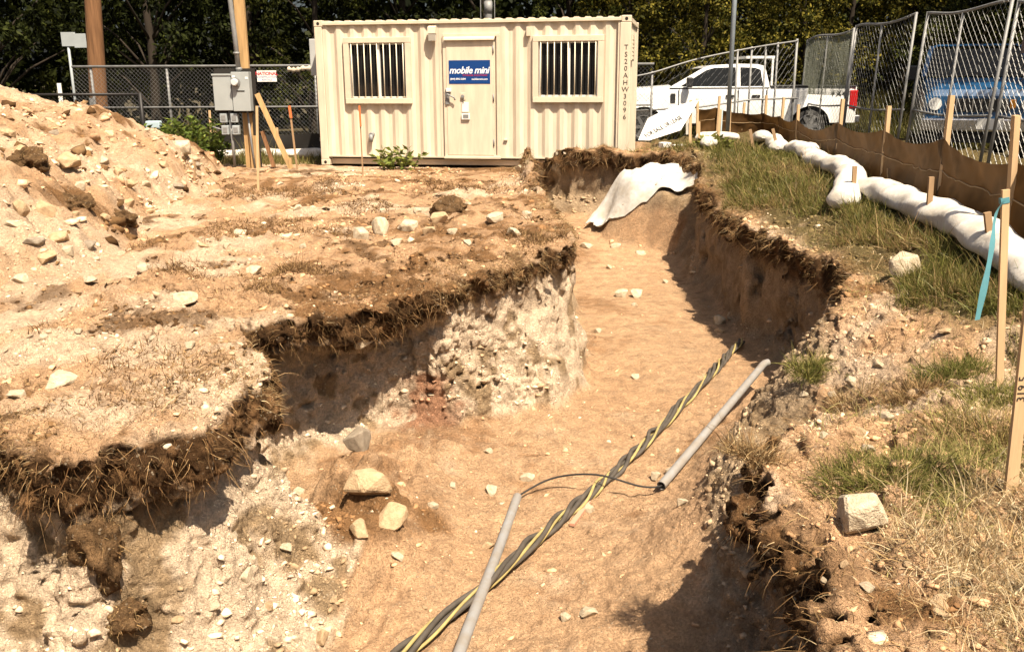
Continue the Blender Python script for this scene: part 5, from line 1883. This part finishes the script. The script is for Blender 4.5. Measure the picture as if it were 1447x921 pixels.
def arch_profile(xa, xb, zb, zt_fn, arches, n=60):
    """lower outline with wheel arches: returns x samples and bottom z"""
    xs = np.linspace(xa, xb, n)
    for ax, ar in arches:
        xs = np.concatenate([xs, ax + ar * np.cos(np.linspace(0, math.pi, 17))])
    xs = np.unique(np.round(xs[(xs >= xa) & (xs <= xb)], 4))
    zs = []
    for x in xs:
        z = zb
        for ax, ar in arches:
            if abs(x - ax) < ar: z = max(z, .40 + math.sqrt(ar * ar - (x - ax) ** 2) * .98)
        zs.append(z)
    return xs, np.array(zs)


# ---- white pickup; local x = length (front at 0), y = width (near side 0)
TX, TY, TZ = 2.30, 23.25, .08
tr = empty('pickup_truck', (TX, TY, TZ))
tag(tr, 'white pickup truck with extended cab parked behind the chain-link fence', 'pickup truck')
W = 2.0
AR = [(.98, .50), (5.08, .50)]
def ztop(x):
    if x < .25: return 1.02 + .22 * (x / .25) ** .5
    if x < 1.75: return 1.24 + .09 * (x - .25) / 1.5
    return 1.34
xs, zb = arch_profile(.0, 6.22, .48, ztop, AR, 80)
for side in (0, 1):
    mb = MB(); rows = []
    for x, z0 in zip(xs, zb):
        zt_ = ztop(x); nose = max(0, .25 - x) ** 2 * 2.4 + max(0, x - 6.05) ** 2 * 2
        col = []
        for j in range(9):
            v = j / 8; z = z0 + (zt_ - z0) * v
            bulge = .035 * math.sin(math.pi * min(1, max(0, (z - .4) / .95))) + (.03 if abs(z - 1.0) < .07 else 0) * 0
            fl = sum(.035 * max(0, 1 - abs(math.hypot(x - ax, z - .40) - ar) / .10) for ax, ar in AR)
            y = .05 - bulge - fl + nose
            if j == 8: y += .03
            col.append((x, y if side == 0 else W - y, z))
        rows.append(col)
    mb.grid(rows, True)
    mb.build('body_side', M_VWHITE, tr)
# hood, cowl, front, bed floor, tail
mb = MB(); rows = []
for x in np.linspace(.0, 1.9, 14):
    z = ztop(x); ns = max(0, .25 - x) ** 2 * 2.4
    rows.append([(x, .08 + ns, z), (x, .25 + ns, z + .05), (x, 1.0, z + .075), (x, 1.75 - ns, z + .05), (x, 1.92 - ns, z)])
mb.grid(rows, True).build('hood', M_VWHITE, tr)
MB().box(.06, .1, .25, 1.75, .55, 1.1).build('grille', M_TRIM, tr)
MB().box(-.06, .08, .12, 1.88, .42, .66, .03).build('front_bumper', M_CHROME, tr)
MB().box(6.16, 6.20, .1, 1.9, .55, 1.33, .01).build('tailgate', M_VWHITE, tr)
MB().box(6.16, 6.36, .12, 1.88, .48, .66, .03).build('rear_bumper', M_CHROME, tr)
MB().box(4.12, 6.16, .1, 1.9, .78, .82).build('bed_floor', M_TRIM, tr)
for yy in (.03, 1.87):
    MB().box(4.08, 6.2, yy, yy + .10, 1.335, 1.375, .012).build('bed_rail', M_TRIM, tr)
MB().box(.25, 6.1, .3, 1.7, .40, .55).build('chassis', M_TRIM, tr)
# cab: outline in x,z ; tapering inwards with height
CAB = [(1.55, 1.32), (2.42, 1.80), (2.62, 1.865), (3.3, 1.895), (3.75, 1.885), (3.95, 1.84), (4.06, 1.34)]
def inset(z): return .07 + .16 * max(0, (z - 1.3)) / .58
mb = MB()
n = len(CAB)
vsn = [(x, inset(z), z) for x, z in CAB]; vsf = [(x, W - inset(z), z) for x, z in CAB]
mb.add(vsn + vsf, [(i, i + 1, n + i + 1, n + i) for i in range(1, n - 2)])
mb.build('roof', M_VWHITE, tr)
def pillar_frame(side):
    f = (lambda x, z: (x, inset(z), z)) if side == 0 else (lambda x, z: (x, W - inset(z), z))
    outer = CAB
    win = [(1.86, 1.36), (2.50, 1.745), (2.70, 1.80), (3.28, 1.815), (3.70, 1.80), (3.84, 1.75), (3.90, 1.36)]
    mb = MB()
    n = len(outer)
    mb.add([f(*p) for p in outer] + [f(*p) for p in win], [(i, i + 1, n + i + 1, n + i) for i in range(n - 1)] + [(0, n, 2 * n - 1, n - 1)])
    mb.add([f(3.22, 1.36), f(3.34, 1.36), f(3.34, 1.815), f(3.22, 1.815)], [(0, 1, 2, 3)])
    fr_ = mb.build('cab_frame', M_VWHITE, tr)
    d = .012 if side == 0 else -.012
    g = lambda x, z: (f(x, z)[0], f(x, z)[1] + d, f(x, z)[2])
    MB().add([g(1.84, 1.35), g(3.24, 1.35), g(3.24, 1.82), g(2.70, 1.81), g(2.48, 1.75)], [(0, 1, 2, 3, 4)]).build('side_window', M_CGLASS, tr)
    MB().add([g(3.32, 1.35), g(3.92, 1.35), g(3.86, 1.76), g(3.70, 1.81), g(3.32, 1.82)], [(0, 1, 2, 3, 4)]).build('side_window', M_CGLASS, tr)
    MB().bar(g(2.1, 1.35), g(2.1, 1.5), .03, .02).build('window_post', M_TRIM, tr)
pillar_frame(0); pillar_frame(1)
MB().add([(1.57, .10, 1.33), (1.57, 1.90, 1.33), (2.40, 1.76, 1.79), (2.40, .24, 1.79)], [(0, 1, 2, 3)]).build('windscreen', M_CGLASS, tr)
MB().add([(4.05, .1, 1.34), (4.05, 1.9, 1.34), (3.97, 1.78, 1.83), (3.97, .22, 1.83)], [(0, 1, 2, 3)]).build('rear_window', M_CGLASS, tr)
MB().box(1.6, 4.05, .06, 1.94, 1.30, 1.335).build('belt', M_TRIM, tr)
for yy in (-.20, W + .02):
    MB().box(1.98, 2.12, yy, yy + .18, 1.34, 1.58, .03).build('mirror', M_TRIM, tr)
for x in (2.98, 3.62):
    MB().box(x, x + .2, -.015, .03, 1.10, 1.16, .012).build('door_handle', M_TRIM, tr)
for x in (1.82, 3.28, 3.98):
    MB().box(x, x + .012, -.0, .03, .55, 1.32).build('door_gap', M_TRIM, tr)
MB().box(1.62, 1.74, .0, .03, .98, 1.20, .006).build('fender_vent', M_TRIM, tr)
for yy in (.0, W - .10):
    MB().box(6.02, 6.215, yy, yy + .10, .82, 1.26, .02).build('tail_light', M_TAIL, tr)
    MB().box(.10, .32, yy, yy + .10, .86, 1.08, .02).build('headlight', M_CLEAR, tr)
for i, ch in enumerate('FX4'):
    text('badge_lettering', ch, .17, face_front(5.62 + i * .13, .012, 1.18), M_TRIM, tr, bold=.004)
rack = MB()
for yy in (.25, 1.75):
    rack.bar((4.14, yy, 1.34), (4.14, yy, 2.02), .05, .05, (1, 0, 0))
rack.bar((4.14, .22, 2.02), (4.14, 1.78, 2.02), .06, .05); rack.bar((4.14, .22, 1.62), (4.14, 1.78, 1.62), .04, .04)
rack.box(3.5, 4.2, .3, 1.7, 2.02, 2.08)
rack.build('headache_rack', M_VWHITE, tr)
for ax, ar in AR:
    for yy, sd in ((.16, -1), (W - .16, 1)):
        wheel(tr, ax, yy, .40, .405, .27, sd)
    MB().box(ax - .5, ax + .5, .28, 1.72, .42, .92).build('wheel_well', M_TRIM, tr)

# ---- blue truck, nose to the camera; local y = length (front 0), x = width centred
bt_ = empty('blue_truck', (8.75, 17.6, -.02), -.36)
tag(bt_, 'tall blue truck facing the fence behind bright mesh panels', 'truck')
w2 = 1.0
def ring2(y, hw, z0, z1, r=.12):
    out = []
    for a, b in ((-hw, z0), (-hw, z1 - r), (-hw + r * .4, z1 - r * .35), (-hw + r, z1), (hw - r, z1), (hw - r * .4, z1 - r * .35), (hw, z1 - r), (hw, z0)):
        out.append((a, y, b))
    return out
MB().grid([ring2(0.0, .93, .62, 1.30), ring2(.08, .97, .60, 1.42), ring2(.7, 1.0, .55, 1.56), ring2(1.45, 1.0, .5, 1.64)], False).add(
    ring2(0.0, .93, .62, 1.30), [tuple(range(8))]).build('hood', M_VBLUE, bt_)
cabr = [ring2(1.45, 1.0, .5, 1.64), ring2(1.5, .99, .5, 1.66)]
MB().grid([ring2(1.46, 1.0, .5, 1.655), ring2(4.9, 1.0, .5, 1.66)], False).build('body_side', M_VBLUE, bt_)
MB().grid([ring2(2.05, .84, 1.60, 2.26), ring2(2.2, .86, 1.6, 2.30), ring2(4.7, .86, 1.6, 2.28), ring2(4.9, .84, 1.6, 2.2)], False).build('cab', M_VBLUE, bt_)
MB().add([(-.93, 1.44, 1.66), (.93, 1.44, 1.66), (.82, 2.03, 2.20), (-.82, 2.03, 2.20)], [(0, 1, 2, 3)]).build('windscreen', M_CGLASS, bt_)
for s in (-1, 1):
    MB().bar((s * .96, 1.42, 1.64), (s * .83, 2.06, 2.24), .09, .07).build('pillar', M_VBLUE, bt_)
    MB().add([(s * .97, 1.52, 1.66), (s * .97, 4.6, 1.66), (s * .872, 4.6, 2.18), (s * .872, 2.1, 2.18)], [(0, 1, 2, 3)]).build('side_window', M_CGLASS, bt_)
    MB().tube([(s * .98, 1.7, 1.6), (s * 1.12, 1.62, 1.64)], .02, 6).box(min(s * 1.08, s * 1.28), max(s * 1.08, s * 1.28), 1.56, 1.66, 1.58, 1.88, .03).build('mirror', M_VBLUE if s > 0 else M_TRIM, bt_)
    MB().tube([(s * .78, -.01, 1.16), (s * .78, -.05, 1.16)], .115, 16).build('headlight', M_CLEAR, bt_)
    MB().box(min(s * .58, s * .48), max(s * .58, s * .48), -.04, .0, 1.08, 1.24, .02).build('side_light', M_AMBER, bt_)
    MB().box(s * .97 - .03, s * .97 + .03, .15, 1.4, 1.05, 1.09).build('body_trim', M_CHROME, bt_)
MB().box(-.46, .46, -.035, .0, 1.02, 1.26, .01).build('grille', M_TRIM, bt_)
for i in range(7):
    x = -.42 + i * .14
    MB().box(x - .012, x + .012, -.05, -.034, 1.03, 1.25).build('grille_bar', M_CHROME, bt_)
MB().box(-1.0, 1.0, -.16, .02, .66, .90, .03).build('bumper', M_CHROME, bt_)
MB().box(-.95, .95, .0, .1, .45, .66).build('valance', M_TRIM, bt_)
MB().box(-.05, .40, -.175, -.161, .70, .90, .01).build('number_plate', M_WHITE, bt_)
for i in range(2):
    MB().tube([(-.75 + i * 1.5, 1.05, 1.62), (-.55 + i * 1.5, 1.35, 1.68)], .01, 5).build('wiper', M_TRIM, bt_)
for y in (.95, 3.9):
    for s in (-1, 1):
        wh = wheel(bt_, 0, 0, 0, .42, .27, -1)
        wh.rotation_euler = (0, 0, math.pi / 2 if s > 0 else -math.pi / 2)
        wh.location = (s * .86, y, .42)
# ------------------------------------------------------------------ plants and trees
M_LEAF = leaf_mat('leaf', rough=.6, transl=.25, spec=.08)
M_BARK = mat('bark', (.035, .026, .018), .9, .4, 8, .6, 20, stretch=(1, 1, .2))


def leaves(P, D, ln, wd, tint):
    """simple 4-vertex folded leaves pointing along D"""
    n = len(P)
    D = D / (np.linalg.norm(D, axis=1, keepdims=True) + 1e-9)
    s = np.cross(D, RNG.normal(size=(n, 3))); s /= np.linalg.norm(s, axis=1, keepdims=True) + 1e-9
    ln = np.broadcast_to(ln, (n,))[:, None]; wd = np.broadcast_to(wd, (n,))[:, None]
    up = np.cross(s, D)
    V = np.stack([P, P + D * ln * .45 - s * wd * .5 + up * wd * .12, P + D * ln, P + D * ln * .45 + s * wd * .5 + up * wd * .12], 1).reshape(-1, 3)
    b = (np.arange(n) * 4)[:, None]
    F = np.concatenate([b + np.array([0, 1, 2]), b + np.array([0, 2, 3])], 0)
    return V, F, np.repeat(tint, 4, 0)


def tree_meshes(seed, H, cr, nclump, nleaf, cols, z0=.4, leaf=.13, weep=0.0):
    rg = np.random.default_rng(seed)
    mb = MB()
    tr_pts = [Vector((.15 * math.sin(z * .7 + seed), .15 * math.cos(z * .6 + seed), z)) for z in np.linspace(-.2, H * .85, 10)]
    mb.tube(tr_pts, [.17 - .15 * i / 9 for i in range(10)], 8)
    C_ = []
    for k in range(nclump):
        z = z0 + (H - z0) * rg.random() ** .9
        rr = cr * math.sqrt(max(.05, 1 - ((z - H * .42) / (H * .62)) ** 2)) * math.sqrt(rg.uniform(.12, 1))
        a = rg.uniform(0, 2 * math.pi)
        C_.append((math.cos(a) * rr, math.sin(a) * rr, z))
        if k % 4 == 0:
            j = min(9, max(0, int((z - .8) / (H * .85) * 9)))
            b = tr_pts[j]
            mid = b.lerp(Vector(C_[-1]), .5) + Vector((0, 0, .2))
            mb.tube([b, mid, Vector(C_[-1])], [.045, .03, .012], 5)
    C_ = np.array(C_)
    cs = rg.uniform(.22, .55, len(C_))
    k = rg.integers(0, len(C_), nleaf)
    off = rg.normal(size=(nleaf, 3)); off /= np.linalg.norm(off, axis=1, keepdims=True)
    off *= (rg.random((nleaf, 1)) ** .45) * np.array([1, 1, .62])
    P = C_[k] + off * cs[k][:, None]
    D = off + rg.normal(size=(nleaf, 3)) * .5 + np.array([0, 0, -.35 - weep])
    cols = np.asarray(cols)
    ti = cols[rg.integers(0, len(cols), nleaf)] * (1 + .25 * rg.normal(size=(nleaf, 1))).clip(.5, 1.6)
    clt = (1 + .22 * rg.normal(size=len(C_))).clip(.55, 1.5)
    ti = np.clip(ti * clt[k][:, None] * .6, .002, .5)
    V, F, T = leaves(P, D, leaf * rg.uniform(.7, 1.4, nleaf), leaf * .55 * rg.uniform(.7, 1.3, nleaf), ti)
    return mb.mesh('trunk'), np_mesh('crown', V, F, False, T, 'tint')


DARKG = [(.024, .031, .007), (.040, .048, .010), (.012, .016, .004)]
MIDG = [(.055, .064, .012), (.085, .09, .017), (.026, .032, .007)]
YELG = [(.19, .165, .025), (.11, .105, .016), (.27, .22, .036), (.05, .053, .009)]
PROTO = []
for i, (H, cr, nc, nl, cols, z0, lf) in enumerate((
        (9.5, 2.3, 120, 12000, DARKG, 1.6, .15), (8.5, 2.0, 100, 11000, MIDG, .9, .13), (10.5, 2.6, 130, 12000, DARKG, 2.2, .16),
        (6.0, 1.7, 110, 12000, YELG, .3, .11), (5.2, 1.5, 100, 10000, YELG[1:], .2, .11), (3.0, 1.3, 60, 5000, MIDG, .1, .10))):
    t, c = tree_meshes(500 + i, H, cr, nc, nl, cols, z0, lf)
    t.materials.append(M_BARK); c.materials.append(M_LEAF)
    PROTO.append((t, c))


def tree(k, x, y, s, rz, label, group, name='tree'):
    r = empty(name, (x, y, -.05), rz)
    r.scale = (s, s, s * random.uniform(.92, 1.1))
    link('trunk', PROTO[k][0], r); link('crown', PROTO[k][1], r)
    tag(r, label, 'tree' if k < 5 else 'shrub', group)
    return r


GA = 'dark trees of the wood edge'
GL = ['beyond the spoil heap', 'behind the street sign', 'behind the utility pole', 'behind the black rail fence', 'behind the power pedestal',
      'behind the cabin end with the wall cabinets', 'behind the cabin window beside the lamp', 'behind the steel mast', 'behind the cabin window beside the lettered post']
for i, (x, y) in enumerate(((-18.5, 31), (-15.6, 28.5), (-13.0, 30.5), (-10.6, 28), (-8.2, 30), (-5.8, 28.2), (-3.2, 30), (-.6, 28.5), (1.8, 30.5))):
    tree((0, 2, 1)[i % 3], x, y, 1.0 + .12 * math.sin(i * 2.1), i * 1.3, 'dark leafy tree at the wood edge ' + GL[i], GA)
GB = 'yellow-green young trees behind the pickup'
for i, (x, y, k) in enumerate(((3.6, 29.5, 3), (5.6, 28.5, 4), (7.2, 30.5, 3), (8.8, 28.6, 4), (10.4, 29.8, 3), (11.8, 28.5, 4), (4.6, 31.5, 3), (9.4, 32, 3))):
    tree(k, x, y, 1.0 + .1 * math.cos(i * 1.7), i * 1.9, 'yellow-green young tree rising behind the white pickup', GB)
GC = 'dark trees beyond the blue truck'
for i, (x, y, k) in enumerate(((13.6, 29.5, 0), (15.8, 27, 2), (14.0, 25, 1), (17.5, 29, 2), (16.8, 23.5, 0), (12.6, 26.5, 5), (11.4, 24.8, 5), (13.2, 22.6, 1), (15.5, 20.5, 2))):
    tree(k, x, y, 1.0 + .1 * math.sin(i * 1.3), i * 2.3, 'dark leafy tree standing in shade beyond the blue truck' if k < 5 else 'low dark shrub beside the blue truck', GC if k < 5 else 'low shrubs beside the blue truck', 'tree' if k < 5 else 'shrub')

tree(2, 11.9, 14.6, 1.15, .7, 'broad tree added out of view to shade the blue truck', None)  # unseen tree added right of the view to cast shade on the truck

# deep wood behind, read as one mass
n = 60000
P = np.stack([RNG.uniform(-34, 34, n), RNG.uniform(34, 41, n), RNG.random(n) ** .8 * 9.5 - .2], 1)
cl = fbm2(P[:, 0] * 1.0, P[:, 2] * 1.0, .9, 3, 140)
ti = np.asarray(DARKG)[RNG.integers(0, 3, n)] * (.5 + .4 * (cl[:, None] + .5))
V, F, T = leaves(P, RNG.normal(size=(n, 3)) + np.array([0, -.3, -.4]), RNG.uniform(.3, .6, n), RNG.uniform(.2, .38, n), np.clip(ti, .004, .3))
tag(link('woodland', np_mesh('woodland', V, F, False, T, 'tint'), None, M_LEAF), 'dark dense woodland filling the background', 'woodland', kind='stuff')

# tall dry weeds along the fences
parts = []
def weeds(x0, x1, y0, y1, n, h, cols):
    P = np.stack([RNG.uniform(x0, x1, n), RNG.uniform(y0, y1, n), np.zeros(n) - .05], 1)
    D = RNG.normal(size=(n, 3)) * .22 + np.array([0, 0, 1.0])
    dens = .6 + .8 * (vnoise2(P[:, 0] * 1.3, P[:, 1], 150) + .3)
    parts.append(strands(P, D, np.clip(RNG.gamma(6, h / 6, n) * dens, .05, 1.4), RNG.uniform(.010, .020, n), .18, .10, tints(n, cols, .25), 4, .2))
weeds(-13, 2, 22.3, 24.5, 6000, .42, [(.12, .10, .03), (.18, .14, .05), (.06, .065, .015), (.24, .18, .08)])
weeds(-9.5, -3.9, 18.9, 20.3, 5000, .22, [(.24, .19, .07), (.17, .15, .05), (.12, .13, .035)])
weeds(2.4, 14, 25.6, 27.5, 8000, .6, [(.10, .09, .02), (.14, .11, .03), (.05, .055, .012)])
weeds(9.5, 13.5, 22.3, 26.5, 5000, .7, [(.17, .16, .04), (.22, .19, .06)])
weeds(2.5, 4.8, 17.2, 20.4, 2500, .16, [(.17, .16, .04), (.24, .19, .06)])
V, F, C = joinparts(parts)
tag(link('tall_weeds', np_mesh('tall_weeds', V, F, False, C, 'tint'), None, M_GRASS), 'tall dry weeds and grass growing along the fences', 'weeds', kind='stuff')

# leafy weed clump beside the pedestal
def clump(name, base, rx, h, nst, nl, cols, leafln, label, cat, spread=.5):
    r = empty(name, base)
    mb = MB(); Ps, Ds = [], []
    for i in range(nst):
        a = random.uniform(0, 6.28); q = rx * math.sqrt(random.random())
        b = Vector((math.cos(a) * q, math.sin(a) * q * .7, -.03))
        top = b + Vector((math.cos(a) * spread * h * .4 * random.random(), math.sin(a) * spread * h * .4 * random.random(), h * random.uniform(.55, 1.05) * (1 - .35 * q / rx)))
        mid = b.lerp(top, .5) + Vector((0, 0, .02))
        mb.tube([b, mid, top], [.008, .006, .003], 4)
        m = nl // nst
        for k in range(m):
            u = random.uniform(.15, 1)
            Ps.append(b.lerp(top, u)); an = random.uniform(0, 6.28)
            Ds.append((math.cos(an), math.sin(an), random.uniform(-.2, .9)))
    mb.build('stem', M_BARK, r)
    n = len(Ps)
    V, F, T = leaves(np.array([p[:] for p in Ps]), np.array(Ds), leafln * RNG.uniform(.6, 1.3, n), leafln * .42 * RNG.uniform(.7, 1.2, n), tints(n, cols, .25))
    link('foliage', np_mesh('foliage', V, F, False, T, 'tint'), r, M_LEAF)
    tag(r, label, cat)
    return r
p = Yp(262, 222, 18.7)
clump('weed_clump', (p.x - .05, 18.7, 0), .80, 1.18, 80, 3000, [(.11, .15, .028), (.15, .18, .035), (.07, .10, .02)], .13, 'tall green leafy weeds between the spoil heap and the power pedestal', 'weeds')
p = hit(566, 240)
clump('broadleaf_weed', (p.x, p.y, p.z), .24, .60, 16, 210, [(.15, .18, .04), (.19, .20, .05)], .15, 'single green broad-leaved weed in front of the cabin wall', 'weed', 1.1)
p = Yp(100, 160, 21.5)
clump('weed_clump', (p.x - .3, 21.5, .1), .5, 1.05, 26, 700, [(.11, .15, .028), (.15, .18, .035)], .14, 'green weeds sprouting behind the spoil heap by the street sign', 'weeds')
p = hit(1010, 205)
clump('grass_tuft', (3.55, 16.2, zat(3.55, 16.2)), .28, .28, 40, 240, [(.12, .13, .03), (.17, .16, .04)], .16, 'small grass tuft beside the short pinned roll', 'grass tuft')
